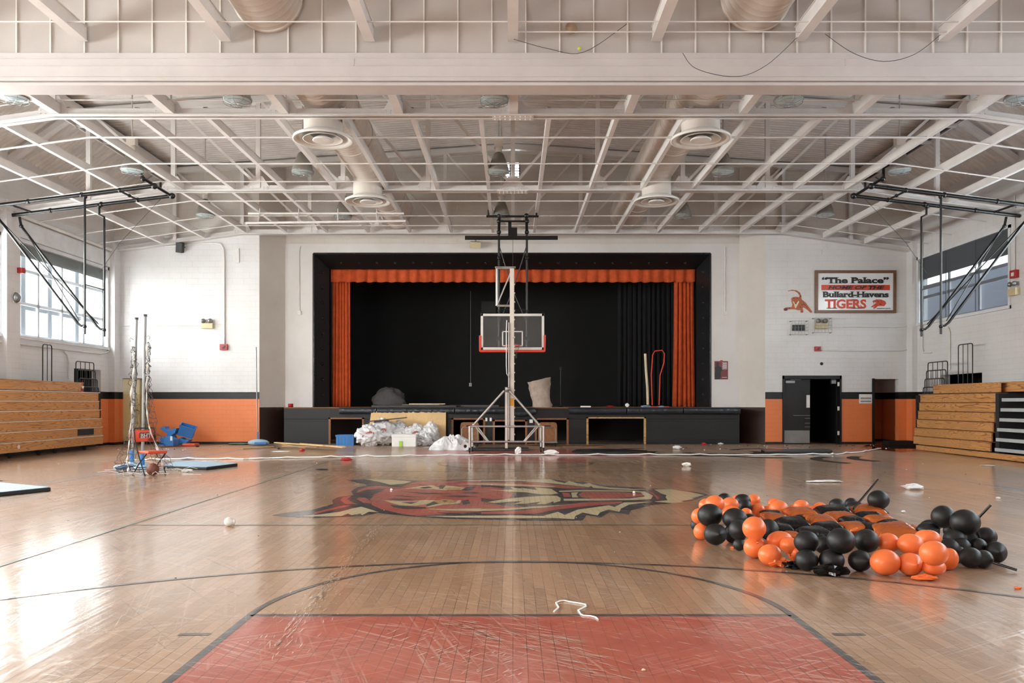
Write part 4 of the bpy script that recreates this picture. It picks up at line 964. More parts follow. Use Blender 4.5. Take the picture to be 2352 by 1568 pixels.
rm.box(-.07, Y0-.17, rz-.02, .07, Y0, rz+.05); rm.build('hoop', M['orange_pad'], t)
nb = MB()
for k in range(12):
    a = 2*PI*k/12; c = (0, Y0-.38, rz)
    nb.path([(c[0]+.22*math.cos(a), c[1]+.22*math.sin(a), rz+.02), (c[0]+.13*math.cos(a+.3), c[1]+.13*math.sin(a+.3), rz-.2), (c[0]+.11*math.cos(a+.1), c[1]+.11*math.sin(a+.1), rz-.36)], .004, 4)
nb.build('hoop_net', M['netcord'], t)
for s in (-1, 1):
    x = .43*s+.0
    p = MB().tube((x, D, bz0+.1), (x, D, 6.7), .035).ball((x, D, 6.7), .07).ball((x, D, bz0+1.2), .055).ball((x, D, 5.9), .06); p.build('mast_pipe', M['black_pipe'], t)
    p = MB().tube((x, D, 6.7), (x*.98, 24.8, 7.24), .045).ball((x*.98, 24.8, 7.24), .075).ball((x, 24.5, 7.0), .07); p.build('upper_arm', M['black_pipe'], t)
MB().box(P(1068, 0, 24.6).x, 24.55, P(0, 550, 24.6).z, P(1281, 0, 24.6).x, 24.65, P(0, 542, 24.6).z).build('support_bar', M['black_pipe'], t)
MB().tube((P(1117, 0, 24.8).x, 24.8, 7.22), (P(1237, 0, 24.8).x, 24.8, 7.22), .035).tube((-.43, 24.5, 7.0), (.43, 24.5, 7.0), .03).tube((P(1122, 0, 24.8).x, 24.8, 7.2), (P(1122, 0, 24.8).x, 24.8, 7.42), .03).tube((P(1232, 0, 24.8).x, 24.8, 7.2), (P(1232, 0, 24.8).x, 24.8, 7.42), .03).build('ceiling_bar', M['black_pipe'], t)
x1, x2 = P(1167, 0, 24).x, P(1188, 0, 24).x
MB().box(x1, 24.5, P(0, 546, 24.6).z, x2, 24.75, P(0, 524, 24.6).z).box(x1, 24.55, P(0, 524, 24.6).z, x1+.1, 24.7, P(0, 510, 24.6).z).build('winch', M['black_pipe'], t)
MB().tube((-.43, D, 6.3), (.0, D, 4.9), .016).tube((.43, D, 6.3), (.0, D, 4.9), .016).tube((0, D, 4.9), (.43, D, 3.9), .016).tube((0, D, 4.9), (-.43, D, 3.9), .016).tube((0, 24.6, 6.6), (0, 24.1, 5.3), .006).build('cross_brace', M['grey_vinyl'], t)
MB().tube((-.43, D, bz0+1.25), (.43, D, bz0+1.25), .02).box(-.5, Y0+.05, bz0+.3, -.36, D, bz0+.4).box(.36, Y0+.05, bz0+.3, .5, D, bz0+.4).build('mounting_arm', M['black_pipe'], t)
# side frames without boards
def side_frame(s, lab):
    t = thing('hoop_frame', lab, 'frame', (11.2*s, 21.5, 7), 'folded hoop frames on both sides')
    for D, x0 in ((21.0, 9.40), (22.0, 9.36)):
        MB().tube((x0*s, D, 7.13), (13.92*s, D, 6.58), .05, 12).ball((x0*s, D, 7.13), .085).ball((10.3*s, D, 7.02), .065).ball((11.3*s, D, 6.90), .07).ball((12.7*s, D, 6.73), .065).build('main_pipe', M['black_pipe'], t)
    MB().tube((9.55*s, 20.7, 7.25), (9.38*s, 22.1, 7.13), .04).tube((9.6*s, 20.75, 7.25), (9.6*s, 20.75, 7.5), .04).tube((9.5*s, 21.6, 7.2), (9.5*s, 21.6, 7.42), .03).ball((9.58*s, 20.75, 7.25), .07).build('end_link', M['black_pipe'], t)
    xv = 11.22*s
    for D, bt in ((21.0, 3.25), (22.0, 3.27)):
        o = .07*s if D == 22 else 0
        MB().path([(xv+o*2, D, 6.9), (xv+o*2, D, 6.62), (xv, D, 6.55), (xv, D, 6.3), (xv, D, bt)], .03).ball((xv+o*2, D, 6.85), .06).ball((xv, D, 3.45), .05).build('hanging_pipe', M['black_pipe'], t)
        MB().tube((13.55*s, D, 6.55), (13.5*s, D, 6.3), .035).tube((13.5*s, D, 6.3), (xv+.2*s, D, 3.55), .036).ball((13.5*s, D, 6.3), .055).path([(xv+.2*s, D, 3.55), (xv+.1*s, D, 3.47), (xv, D, 3.47)], .03).build('diagonal_pipe', M['black_pipe'], t)
    MB().tube((xv, 21, 4.55), (xv, 22, 4.55), .02).build('spreader', M['galv'], t)
    MB().tube((13.4*s, 21, 6.2), (xv+.15*s, 22, 3.6), .014).tube((13.4*s, 22, 6.2), (xv+.15*s, 21, 3.6), .014).build('cross_brace', M['black_pipe'], t)
    MB().path([(9.6*s, 21.9, 7.05), (10.7*s, 21.8, 5.8), (11.15*s, 21.6, 4.95)], .006, 5).build('cable', M['grey_vinyl'], t)
    MB().tube((10.3*s, 21, 7.0), (10.3*s, 22, 7.02), .03).tube((13.2*s, 21, 6.65), (13.2*s, 22, 6.68), .03).ball((10.3*s, 21.5, 7.01), .05).build('tie_bar', M['black_pipe'], t)
side_frame(-1, 'black pipe hoop frame without a board hanging before the bright window')
side_frame(1, 'black pipe hoop frame without a board hanging beside the framed team sign')
# aluminium personnel lift
D = 23.45
def Q(px, py, d=0): return P(px, py, D+d)
t = thing('mast_lift', 'wheeled aluminium lift with a tall cream mast, standing before the stage', 'lift', (0, D, 0))
ms = MB().box(Q(1171, 0).x, D+.1, .30, Q(1181, 0).x, D+.26, Q(0, 615).z)
for k in range(18): ms.box(Q(1181, 0).x, D+.12, .5+k*.26, Q(1183, 0).x, D+.2, .54+k*.26)
ms.build('mast', M['mast'], t, bevel=.006)
MB().box(Q(1171.5, 0).x, D+.095, Q(0, 932).z, Q(1180, 0).x, D+.1, Q(0, 914).z).build('warning_label', M['yellow'], t)
ba = MB(); A, B_, C_2, D_2 = Q(1141, 616, .15), Q(1177, 616, .15), Q(1177, 702, .15), Q(1141, 702, .15)
ba.tube(A, B_, .028).tube(A, D_2, .032).tube(D_2, C_2, .034).tube(D_2, B_, .022).path([Q(1138, 613, .0), Q(1184, 613, .0), Q(1184, 616, .3), Q(1138, 616, .3), Q(1138, 613, .0)], .018)
ba.build('head_bracket', M['alu'], t)
MB().box(Q(1160, 0).x, D, .12, Q(1166, 0).x, D+.08, Q(0, 889).z).build('inner_post', M['alu'], t)
MB().box(Q(1167, 0).x, D+.05, Q(0, 1010).z, Q(1170, 0).x, D+.12, Q(0, 740).z).build('winch_rail', M['alu'], t)
MB().path([Q(1164, 735), Q(1163, 760), Q(1163, 840), Q(1164, 858), Q(1168, 866), Q(1170, 855)], .014, 7).build('winch_rope', M['white_frame'], t)
MB().lathe([(.001, -.04), (.05, -.04), (.05, .04), (.001, .04)], Q(1167, 893), 14, Matrix(((1, 0, 0), (0, 0, 1), (0, 1, 0)))).tube(Q(1158, 898), Q(1174, 898), .03).build('clamp', M['galv'], t)
for a, b in (((1158, 897), (1088, 975)), ((1170, 897), (1238, 975))): MB().tube(Q(*a), Q(*b), .032).ball(Q(*b), .045).build('diagonal_strut', M['alu'], t)
for d in (0, .55):
    MB().tube(Q(1080, 979, d), Q(1246, 979, d), .028).build('top_rail', M['alu'], t)
    MB().tube(Q(1083, 1014, d), Q(1246, 1014, d), .028).build('bottom_rail', M['alu'], t)
for px, d in ((1079, -.1), (1248, -.15), (1243, .3), (1083, .5)):
    z0 = .14; x = Q(px, 0).x
    lg = MB().tube((x, D+d, z0), (x, D+d, Q(0, 978).z), .032).build('leg', M['alu'], t)
    MB().box(x-.03, D+d-.03, .08, x+.03, D+d+.03, .15).tube((x-.02, D+d, .055), (x+.02, D+d, .055), .055, 14).build('caster', M['rubber'], lg)
for a, b in (((1093, 981), (1119, 1013)), ((1098, 981), (1122, 1013)), ((1230, 981), (1203, 1013)), ((1235, 981), (1206, 1013))): MB().tube(Q(*a), Q(*b), .022).build('frame_brace', M['alu'], t)
for d, x0 in ((0, 1083), (0, 1244)): MB().tube(Q(x0, 1014, 0), Q(x0, 1014, .55), .025).build('side_rail', M['alu'], t)
tag(MB().box(Q(1086, 0, 1).x, D+.75, .005, Q(1215, 0, 1).x, D+1.7, .06).build('vinyl_mat', M['grey_vinyl'], bevel=.015), 'grey vinyl mat lying on the floor under the lift', 'mat')
# ================================================================ BLEACHERS
def bleacher(side, lab, xf, D0, D1, rows, dx, zb, h, top, cut=None):
    s = side; t = thing('bleacher', lab, 'bleacher', (xf*s, D1, 0), 'folded wooden bleachers')
    for k in range(rows):
        x = (xf+dx*k)*s; z = zb+h*k
        MB().box(x, D0, z+.012, x+s*.04, D1, z+h-.014).build('riser_board', M['bleach'], t)
        MB().box(x-s*.012, D0, z+h-.016, x+s*.3, D1+.02, z+h+.004).build('seat_edge', M['white_frame'] if s < 0 else M['chip'], t)
    x = (xf+dx*(rows+1.2))*s
    if top:
        MB().box(x, D0, zb+h*rows+.02, x+s*.04, top, zb+h*(rows+1)).build('riser_board', M['bleach'], t)
        MB().box(x-s*.02, D0, zb+h*(rows+1)-.0, x+s*.22, top, zb+h*(rows+1)+.02).build('seat_edge', M['bleach'], t)
    MB().box((xf+.2)*s, D0, .06, (xf+.3)*s, D1-.06, zb+h*rows-.03).box((xf+.06)*s, D1-.08, zb, (13.9)*s, D1-.02, zb+h*rows-.03).build('understructure', M['dark'], t)
    return t
t = bleacher(-1, 'folded wooden bleachers against the wall under the bright window', 13.05, 15.0, 25.5, 6, .02, .14, .273, 24.6)
for y in (20.9, 22.2, 23.0, 24.6): MB().tube((-13.16, y, .05), (-13.12, y, .05), .05, 12).tube((-13.3, y+.2, .05), (-13.26, y+.2, .05), .05, 12).box(-13.2, y-.03, .05, -13.12, y+.03, .16).build('wheel', M['rubber'], t)
MB().box(-13.056, 24.05, .46, -13.0499, 24.95, .65).build('hand_opening', M['dark'], t)
MB().tube((-13.056, 21.15, .29), (-13.04, 21.15, .29), .055, 20).build('number_disc', M['white_frame'], t)
t = bleacher(1, 'folded wooden bleachers by the end-wall doors, one section open to its metal steps', 12.45, 20.9, 24.9, 6, .035, .17, .257, 24.2)
MB().box(12.38, 16, .02, 12.5, 24.6, .155).build('toe_board', M['bleach'], t)
MB().box(12.9, 15, 1.74, 12.94, 24.2, 1.98).box(12.88, 15, 1.98, 13.3, 24.2, 2.0).build('top_board', M['bleach'], t)
for k in range(6): MB().box(12.48+.03*k, 16, .20+.257*k, 12.56+.03*k, 20.75, .285+.257*k).build('metal_nosing', M['nosing'], t)
MB().box(12.56, 20.7, .16, 13.8, 20.85, 1.7).box(13.2, 15, .0, 13.3, 20.8, 1.7).box(12.55, 19.0, .2, 12.62, 19.08, .75).build('section_frame', M['dark'], t)
m = MB()
def txt(body, size, mt, parent=None, name='lettering', off=0, ext=.004, serif=0, shear=0, width=None, loc=(0, 0, 0), rot=(PI/2, 0, 0), tagv=None, space=1.0, cen=True, cap=None):
    """raised lettering as one mesh (outline font, thickened; optional slab serifs)"""
    cu = bpy.data.curves.new(name, 'FONT'); cu.body = body; cu.size = size; cu.offset = off; cu.extrude = ext; cu.shear = shear; cu.space_character = space
    cu.align_x = 'CENTER' if cen else 'LEFT'; cu.resolution_u = 3
    tmp = bpy.data.objects.new('tmp', cu); COL.objects.link(tmp); dg = bpy.context.evaluated_depsgraph_get()
    me = bpy.data.meshes.new_from_object(tmp.evaluated_get(dg)); bpy.data.objects.remove(tmp); bpy.data.curves.remove(cu)
    b = MB(); b.add([v.co.copy() for v in me.vertices], [list(p.vertices) for p in me.polygons])
    if serif:
        ys = [v.co.y for v in me.vertices]
        for p in me.edges:
            a, c = me.vertices[p.vertices[0]].co, me.vertices[p.vertices[1]].co
            if abs(a.y-c.y) < 1e-4 and a.z > 0 and c.z > 0 and .06*size < abs(a.x-c.x) < .27*size:
                up = None
                if abs(a.y) < .04*size: up = 1
                elif abs(a.y-max(ys)) < .03*size or abs(a.y-.70*size) < .04*size or abs(a.y-.52*size) < .04*size: up = -1
                if up:
                    x0, x1 = min(a.x, c.x)-serif, max(a.x, c.x)+serif
                    b.box(x0, a.y, 0, x1, a.y+up*.055*size, ext)
    xs = [v[0] for v in b.v]; ys = [v[1] for v in b.v]
    k = (width/(max(xs)-min(xs))) if width else 1; kc = (cap/(max(ys)-min(ys))) if cap else 1
    cxm = (max(xs)+min(xs))/2 if cen else min(xs); y0 = min(ys) if cap else 0
    R = Euler(rot).to_matrix(); b.v = [tuple(R @ Vector(((v[0]-cxm)*k, (v[1]-y0)*kc, v[2]))+Vector(loc)) for v in b.v]
    bpy.data.meshes.remove(me)
    return b.build(name, mt, parent)
# hoop rails behind the bleachers
def hooprail(x, y, w, z0, z1, n, lab, ax='y', ns=3):
    t = thing('aisle_rail', lab, 'railing', (x, y, z0), 'black aisle rails behind the bleachers')
    for k in range(n):
        zt = z1-k*.26; yy = y; xx = x-k*.05*(1 if x > 0 else -1)
        a, b = y-w/2, y+w/2
        MB().path([(xx, a, z0), (xx, a, zt-.07), (xx, a+.02, zt-.02), (xx, a+.07, zt), (xx, b-.07, zt), (xx, b-.02, zt-.02), (xx, b, zt-.07), (xx, b, z0)], .016).build('hoop', M['black_pipe'], t)
        for q in range(1, ns+1): MB().tube((xx, a+(b-a)*q/(ns+1), z0), (xx, a+(b-a)*q/(ns+1), zt-.01), .011, 6).build('bar', M['black_pipe'], t)
hooprail(-13.35, 25.0, 1.05, 1.8, 2.72, 4, 'nested black hoop rails behind the bleachers under the bright window')
hooprail(-13.6, 23.4, .45, 2.0, 3.15, 1, 'single tall black hoop rail on the left bleachers, under the window corner', ns=1)
hooprail(13.2, 24.9, 1.15, 1.73, 2.72, 4, 'nested black hoop rails at the near end-wall side of the right bleachers')
hooprail(13.5, 23.9, .75, 1.9, 3.2, 1, 'single tall black hoop rail standing on the right bleachers', ns=2)
t = thing('drink_cup', 'paper drink cup with red straw on the bleacher top', 'cup', (-13.2, 24.55, 1.79))
MB().lathe([(.001, 0), (.035, 0), (.05, .16), (.052, .17), (.001, .17)], (-13.2, 24.55, 1.79), 16).build('cup_body', M['white_frame'], t)
MB().lathe([(.037, .005), (.045, .10)], (-13.2, 24.55, 1.79), 16).build('red_band', M['red'], t)
MB().tube((-13.2, 24.55, 1.95), (-13.17, 24.5, 2.12), .01).build('straw', M['red'], t)
# ================================================================ END-WALL DOORS
t = sempty('door_1', (10.45, YF, 0))
x0, x1, zt = DOORW[0], DOORW[1], DOORW[3]
MB().box(x0, YF-.03, 0, x0+.06, YF+.2, zt).box(x1-.06, YF-.03, 0, x1, YF+.2, zt).box(x0, YF-.03, zt-.12, x1, YF+.2, zt).build('door_frame', M['black_paint'], t)
lf = MB().box(x0+.06, YF+.06, .02, x0+.99, YF+.11, zt-.12).build('door_leaf', M['black_paint'], t)
lx = x0+.99
MB().box(lx-.13, YF+.05, 1.28, lx-.01, YF+.06, 1.72).build('vision_panel', M['white_plastic'], lf)
MB().box(x0+.08, YF+.05, .04, lx-.02, YF+.06, .48).build('kick_plate', M['galv'], lf)
for z in (1.0, .9, .73, .60): MB().box(lx-.19-(.4 if z == 1 else 0), YF+.03, z, lx-.01, YF+.045, z+.015).build('push_bar', M['galv'], lf)
MB().box(x0+.13, YF+.03, zt-.26, x0+.45, YF+.06, zt-.18).tube((x0+.3, YF+.03, zt-.14), (x0+.65, YF+.03, zt-.15), .012).build('door_closer', M['galv'], lf)
lf = MB().box(x1-.11, YF+.2, .02, x1-.06, YF+1.1, zt-.12).build('door_leaf', M['black_paint'], t)
for z in (.32, 1.18, 2.03): MB().box(x1-.13, YF+.0, z, x1-.065, YF+.02, z+.14).build('hinge', M['white_plastic'], lf)
MB().box(x1-.30, YF+.1, zt-.28, x1-.14, YF+.2, zt-.16).tube((x1-.35, YF+.02, zt-.13), (x1-.2, YF+.02, zt-.13), .012).build('door_closer', M['galv'], lf)
tag(MB().box(P(1973, 0, YF).x, YF-.006, P(0, 926, YF).z, P(2003, 0, YF).x, YF-.002, P(0, 905, YF).z).build('wall_notice', M['paper']), 'white printed sheet taped to the black stripe between the two doorways', 'notice')
m = MB()
for r in range(2):
    for k in range(8): m.box(P(1977+k*3.1, 0, YF).x, YF-.009, P(0, 916.5+r*7, YF).z, P(1978.6+k*3.1, 0, YF).x, YF-.0065, P(0, 912.5+r*7, YF).z)
m.build('printed_figures', M['text_black'], bpy.data.objects['wall_notice'])
# ================================================================ TEAM SIGN
S0, S1 = P(1871, 719, YF), P(2057, 621, YF)
t = thing('team_sign', 'wood-framed white sign lettered The Palace, Tigers in orange, high on the end wall', 'sign', (S0.x, YF, S0.z))
MB().box(S0.x+.05, YF-.03, S0.z+.05, S1.x-.05, YF-.002, S1.z-.05).build('sign_board', mat('glossy_white_board', (238, 240, 242), .18, var=.01), t)
fw = .1; MB().box(S0.x, YF-.07, S0.z, S1.x, YF-.001, S0.z+fw).box(S0.x, YF-.07, S1.z-fw, S1.x, YF-.001, S1.z).box(S0.x, YF-.07, S0.z+fw, S0.x+fw, YF-.001, S1.z-fw).box(S1.x-fw, YF-.07, S0.z+fw, S1.x, YF-.001, S1.z-fw).build('sign_frame', M['frame_wood'], t, bevel=.006)
def sg(x, y): return P(1740+x/5.6, 560+y/5.6, YF-.03)
def line(body, x0, x1, yb, yt, mt, nm, **k):
    a = sg((x0+x1)/2, yb); b = sg(x0, yt); c = sg(x1, yt)
    return txt(body, .3, mt, t, nm, loc=(a.x, a.y, a.z), width=c.x-b.x, cap=b.z-a.z, ext=.006, **k)
a, b = sg(820, 595), sg(1702, 527); MB().box(a.x, YF-.036, a.z, b.x, YF-.0305, b.z).build('orange_band', M['text_orange'], t)
line('\u201cThe Palace\u201d', 825, 1688, 508, 425, M['text_black'], 'lettering', off=.012, serif=.03)
line('HOME OF THE', 893, 1635, 584, 537, M['text_black'], 'lettering', off=.012, serif=.03, shear=.3)
line('Bullard-Havens', 828, 1686, 688, 612, M['text_black'], 'lettering', off=.012, serif=.03)
line('TIGERS', 866, 1398, 832, 712, M['text_orange'], 'lettering', off=.01, serif=.035)
line('PRESENTED BY CLASS 1991', 1535, 1705, 834, 824, M['text_black'], 'small_lettering')
for o in list(t.children):
    if 'lettering' in o.name: o.location.y -= .006
paw = [(1455,812),(1500,775),(1530,755),(1478,745),(1482,730),(1530,712),(1590,715),(1640,735),(1655,765),(1630,800),(1585,800),(1545,800),(1520,825),(1490,832),(1485,822),(1510,800),(1475,815)]
MB().prism([tuple(sg(x, y))[0:1]+(YF-.031, sg(x, y).z) for x, y in paw], (0, -.006, 0)).build('tiger_mark', M['text_orange'], t)
m = MB()
for pts in ([(1482,745),(1500,760),(1492,765)], [(1540,730),(1560,745),(1545,748)], [(1590,730),(1600,750),(1588,752)], [(1560,765),(1600,775),(1580,782)]): m.prism([(sg(x, y).x, YF-.0375, sg(x, y).z) for x, y in pts], (0, -.003, 0))
m.build('mark_stripe', M['text_black'], t)
# tiger cut-out
t = thing('tiger_cutout', 'flat painted tiger cut-out with raised tail on the wall beside the team sign', 'cutout', (P(1830, 0, YF).x, YF, 4.6))
def poly(pts, y, th, mt, nm, f=sg): return MB().prism([(f(x, yy).x, YF-y, f(x, yy).z) for x, yy in pts], (0, -th, 0)).build(nm, mt, t)
poly([(340,830),(365,818),(400,815),(445,812),(455,775),(445,745),(440,700),(455,685),(490,680),(535,685),(540,700),(545,660),(520,625),(480,603),(430,600),(395,608),(400,598),(450,590),(500,596),(540,622),(562,665),(565,715),(620,755),(650,800),(680,840),(705,872),(690,884),(670,868),(640,840),(600,815),(575,825),(588,872),(580,884),(556,878),(560,850),(520,850),(480,838),(430,838),(390,842),(380,858),(350,860),(338,845)], .002, .03, M['fur'], 'body')
poly([(450,735),(470,745),(485,775),(505,755),(525,730),(535,745),(520,775),(490,830),(478,815),(470,780)], .033, .004, M['cream'], 'chest')
poly([(345,832),(370,822),(385,835),(380,852),(355,856),(345,848)], .033, .004, M['text_black'], 'paw')
m = MB()
for pts in ([(455,700),(475,692),(470,705)], [(500,690),(520,695),(512,706)], [(470,755),(490,765),(508,755),(492,778)], [(555,760),(590,790),(570,785)], [(580,750),(625,800),(600,785)], [(540,800),(565,815),(548,820)], [(620,790),(650,830),(630,815)], [(400,820),(420,818),(412,835)], [(430,594),(450,592),(440,602)], [(500,600),(515,612),(498,606)], [(535,625),(552,645),(536,640)], [(546,660),(562,672),(548,680)]): m.prism([(sg(x, y).x, YF-.033, sg(x, y).z) for x, y in pts], (0, -.004, 0))
m.build('stripe', M['text_black'], t)
# poster
a, b = P(1641, 871, YP), P(1672, 829, YP)
t = thing('poster', 'dark red poster of a standing figure taped to the white wall beside the stage', 'poster', (a.x, YP, a.z))
MB().box(a.x, YP-.006, a.z, b.x, YP-.001, b.z).build('sheet', mat('poster_red', (120, 40, 46), .35), t)
def pp(u, v): return (a.x+(b.x-a.x)*u, YP-.007, b.z+(a.z-b.z)*v)
MB().prism([pp(*q) for q in ((.05, 1), (.02, .7), (.08, .5), (0, .38), (.14, .28), (.12, .1), (.22, .05), (.32, .1), (.32, .26), (.5, .34), (.6, .5), (.5, .56), (.45, .62), (.48, .8), (.4, 1))], (0, -.003, 0)).build('figure', M['text_black'], t)
m = MB()
for k in range(7): m.box(*pp(.56+.05*(k % 2), .08+.055*k), a.x+(b.x-a.x)*(.92), YP-.009, b.z+(a.z-b.z)*(.105+.055*k))
m.box(*pp(.55, .88), a.x+(b.x-a.x)*.92, YP-.009, b.z+(a.z-b.z)*.9); m.build('print_lines', M['paper'], t)
MB().box(P(1654, 0, YP).x, YP-.012, b.z-.03, P(1660, 0, YP).x, YP-.008, b.z+.03).build('red_tape', M['red'], t)
# ================================================================ WALL FITTINGS
def emergency(name, lab, px, py, D=YF, s=1.0, cage=False, m='beige', head=True):
    c = P(px, py, D); t = thing(name, lab, 'light', (c.x, D, c.z), 'wall fittings')
    MB().box(c.x-.2*s, D-.14, c.z-.10*s, c.x+.2*s, D-.001, c.z+.08*s).build('housing', M[m], t, bevel=.008)
    if head:
        for q in (-.13, .11): MB().lathe([(.001, -.03), (.07, -.05), (.085, .0), (.06, .06), (.001, .08)], (c.x+q*s, D-.11, c.z+.16*s), 14, Matrix(((1, 0, 0), (0, 0, -1), (0, 1, 0)))).build('lamp_head', M['galv'], t)
    if cage: wirecage(t, c, D, .30, .25)
    return t
def wirecage(t, c, D, w, h):
    g = MB()
    for k in range(6):
        x = c.x-w+2*w*k/5; g.tube((x, D-.2, c.z-h), (x, D-.2, c.z+h), .005, 5)
    for k in range(5):
        z = c.z-h+2*h*k/4; g.tube((c.x-w, D-.2, z), (c.x+w, D-.2, z), .005, 5)
    for sx in (-1, 1):
        for sz in (-1, 1): g.tube((c.x+sx*w, D-.2, c.z+sz*h), (c.x+sx*w, D, c.z+sz*h), .008, 5).ball((c.x+sx*w, D-.02, c.z+sz*h), .022, 8)
    g.build('wire_cage', M['galv'], t)
emergency('emergency_light', 'twin-head beige emergency light on the white wall above the orange band, under the small speaker', 478, 748)
emergency('emergency_light', 'caged beige emergency light under the framed team sign', 1886, 748, cage=True)
c = P(1833, 753, YF); t = thing('exit_sign', 'dark caged exit sign box below the tiger cut-out', 'sign', (c.x, YF, c.z), 'wall fittings')
MB().box(c.x-.21, YF-.11, c.z-.1, c.x+.21, YF-.001, c.z+.1).build('housing', M['speaker'], t); wirecage(t, c, YF, .28, .23)
def strobe(lab, px, py, D, w=.13, white=False):
    c = P(px, py, D); t = thing('fire_alarm', lab, 'alarm', (c.x, D, c.z), 'red fire alarms')
    MB().box(c.x-w, D-.09, c.z-w*.8, c.x+w, D-.001, c.z+w*.8).build('housing', M['red'], t, bevel=.006)
    MB().prism([(c.x-w*.45, D-.092, c.z-w*.45), (c.x+w*.1, D-.092, c.z-w*.45), (c.x+w*.6, D-.092, c.z+w*.4), (c.x+w*.1, D-.092, c.z+w*.4)], (0, -.02, 0)).build('strobe_lens', M['white_frame'] if white else M['text_black'], t)
strobe('red fire alarm at the foot of a long conduit, left of the stage', 515, 797, YF)
strobe('red fire alarm on the end wall below the exit sign box', 1877, 801, YF, .1)
wallpipe('wall_conduit', 'grey conduit dropping from the truss to the fire alarm on the left', [P(380, 566, YF-.03), P(440, 561, YF-.03), P(490, 558, YF-.03), P(507, 560, YF-.03), P(514, 572, YF-.03), P(515, 600, YF-.03), P(515, 790, YF-.03)], .03)
wallpipe('wall_conduit', 'thin white conduit running level to the emergency light on the left', [P(262, 748, YF-.02), P(460, 748, YF-.02)], .012)
wallpipe('wall_conduit', 'white conduit hanging on the wall left of the stage curtain', [P(690, 565, YP-.02), P(687, 575, YP-.02), P(688, 715, YP-.02)], .02, box=(P(684, 0, YP).x, YP-.05, P(0, 723, YP).z, P(692, 0, YP).x, YP, P(0, 714, YP).z))
wallpipe('wall_conduit', 'white conduit hanging on the wall right of the stage, above the poster', [P(1665, 565, YP-.02), P(1665, 715, YP-.02)], .018, box=(P(1662, 0, YP).x, YP-.05, P(0, 724, YP).z, P(1669, 0, YP).x, YP, P(0, 715, YP).z))
wallpipe('wall_conduit', 'level white conduit from the caged emergency light to the corner', [P(1902, 751, YF-.02), P(2060, 751, YF-.02), P(2088, 748, YF-.02)], .022)
wallpipe('wall_conduit', 'level white conduit from the fire alarm to the corner, curling upward', [P(1886, 805, YF-.02), P(2070, 805, YF-.02), P(2086, 802, YF-.02), P(2091, 790, YF-.02), P(2091, 600, YF-.02)], .022)
wallpipe('wall_conduit', 'bundle of white conduit under the bright window sill', [(-13.9, 20, 3.12), (-13.9, 27.0, 3.1), (-13.9, 27.5, 3.2), (-13.9, 27.75, 3.5), (-13.9, 27.8, 4.1)], .03)
wallpipe('wall_conduit', 'white conduit curving down beside the black hoop rails on the left', [(-13.9, 24.8, 3.05), (-13.9, 25.0, 2.95), (-13.9, 25.1, 2.7), (-13.9, 25.1, 2.2)], .03)
wallpipe('wall_conduit', 'white pipe along the wall just above the bright window', [(-13.85, 20, 6.72), (-13.85, 27.6, 6.72)], .06)
wallpipe('wall_conduit', 'white conduit dropping on the right wall beside the sign corner', [(13.9, 27.2, 7.2), (13.9, 27.2, 3.3), (13.9, 27.1, 3.15), (13.9, 26.6, 3.12)], .025)
wallpipe('wall_conduit', 'white conduit dropping behind the tall hoop rail on the right bleachers', [(13.9, 25.9, 3.9), (13.9, 25.6, 3.85), (13.9, 25.5, 3.7), (13.9, 25.5, 2.5)], .03)
wallpipe('wall_conduit', 'grey conduit down the right wall to the red alarm', [(13.9, 22.2, 7.2), (13.9, 22.2, 5.1)], .02)
t = thing('fire_alarm', 'red fire alarm on the right wall beside the guarded window', 'alarm', (13.9, 22.2, 5.0), 'red fire alarms')
MB().box(13.82, 22.05, 4.9, 13.94, 22.3, 5.12).build('housing', M['red'], t, bevel=.006); MB().box(13.80, 22.1, 4.95, 13.82, 22.2, 5.05).build('strobe_lens', M['white_frame'], t)
t = thing('emergency_light', 'beige emergency light on the right wall below the red alarm', 'light', (13.9, 22.2, 4.5), 'wall fittings')
MB().box(13.8, 22.0, 4.42, 13.94, 22.36, 4.62).build('housing', M['beige'], t, bevel=.006)
for y in (22.08, 22.28): MB().ball((13.82, y, 4.74), .07).build('lamp_head', M['galv'], t)
t = thing('fire_alarm', 'small red alarm box on the pilaster left of the bright window', 'alarm', (-13.7, 22.3, 5.2), 'red fire alarms')
MB().box(-13.74, 22.2, 5.05, -13.6, 22.36, 5.2).build('housing', M['red'], t)
t = thing('alarm_bell', 'round grey alarm bell on the pilaster left of the bright window', 'bell', (-13.72, 22.2, 4.3))
R = Matrix(((0, 0, 1), (0, 1, 0), (-1, 0, 0)))
MB().lathe([(.001, .10), (.06, .10), (.13, .05), (.15, 0), (.001, 0)], (-13.70, 22.1, 4.35), 20, R).build('gong', M['galv'], t); MB().box(-13.74, 22.0, 4.2, -13.70, 22.2, 4.6).build('back_box', M['white_frame'], t)
t = thing('wall_speaker', 'small black speaker under the truss on the white wall left of the stage', 'speaker', P(419, 571, YF))
c = P(419, 571, YF); MB().obox((c.x, YF-.2, c.z), (.22, .2, .34), Euler((.25, .15, 0))).build('cabinet', M['speaker'], t, bevel=.01); MB().tube((c.x, YF-.15, c.z), (c.x+.1, YF, c.z+.05), .02).build('bracket', M['galv'], t)
t = thing('horn_speaker', 'beige horn speaker above the stage opening left of the hoop pipes', 'speaker', P(1092, 562, 28.8)); c = P(1092, 562, 28.7)
MB().obox(c, (.36, .3, .22), Euler((.3, 0, .15))).build('horn', M['beige'], t, bevel=.01); MB().tube(c, (c.x, 28.98, c.z+.25), .02).build('bracket', M['galv'], t)
c = P(545, 587, YF); tag(MB().box(c.x-.07, YF-.04, c.z-.25, c.x+.07, YF, c.z+.25).build('junction_plate', M['white_plastic']), 'narrow white plate with screws high on the wall left of the stage', 'plate')
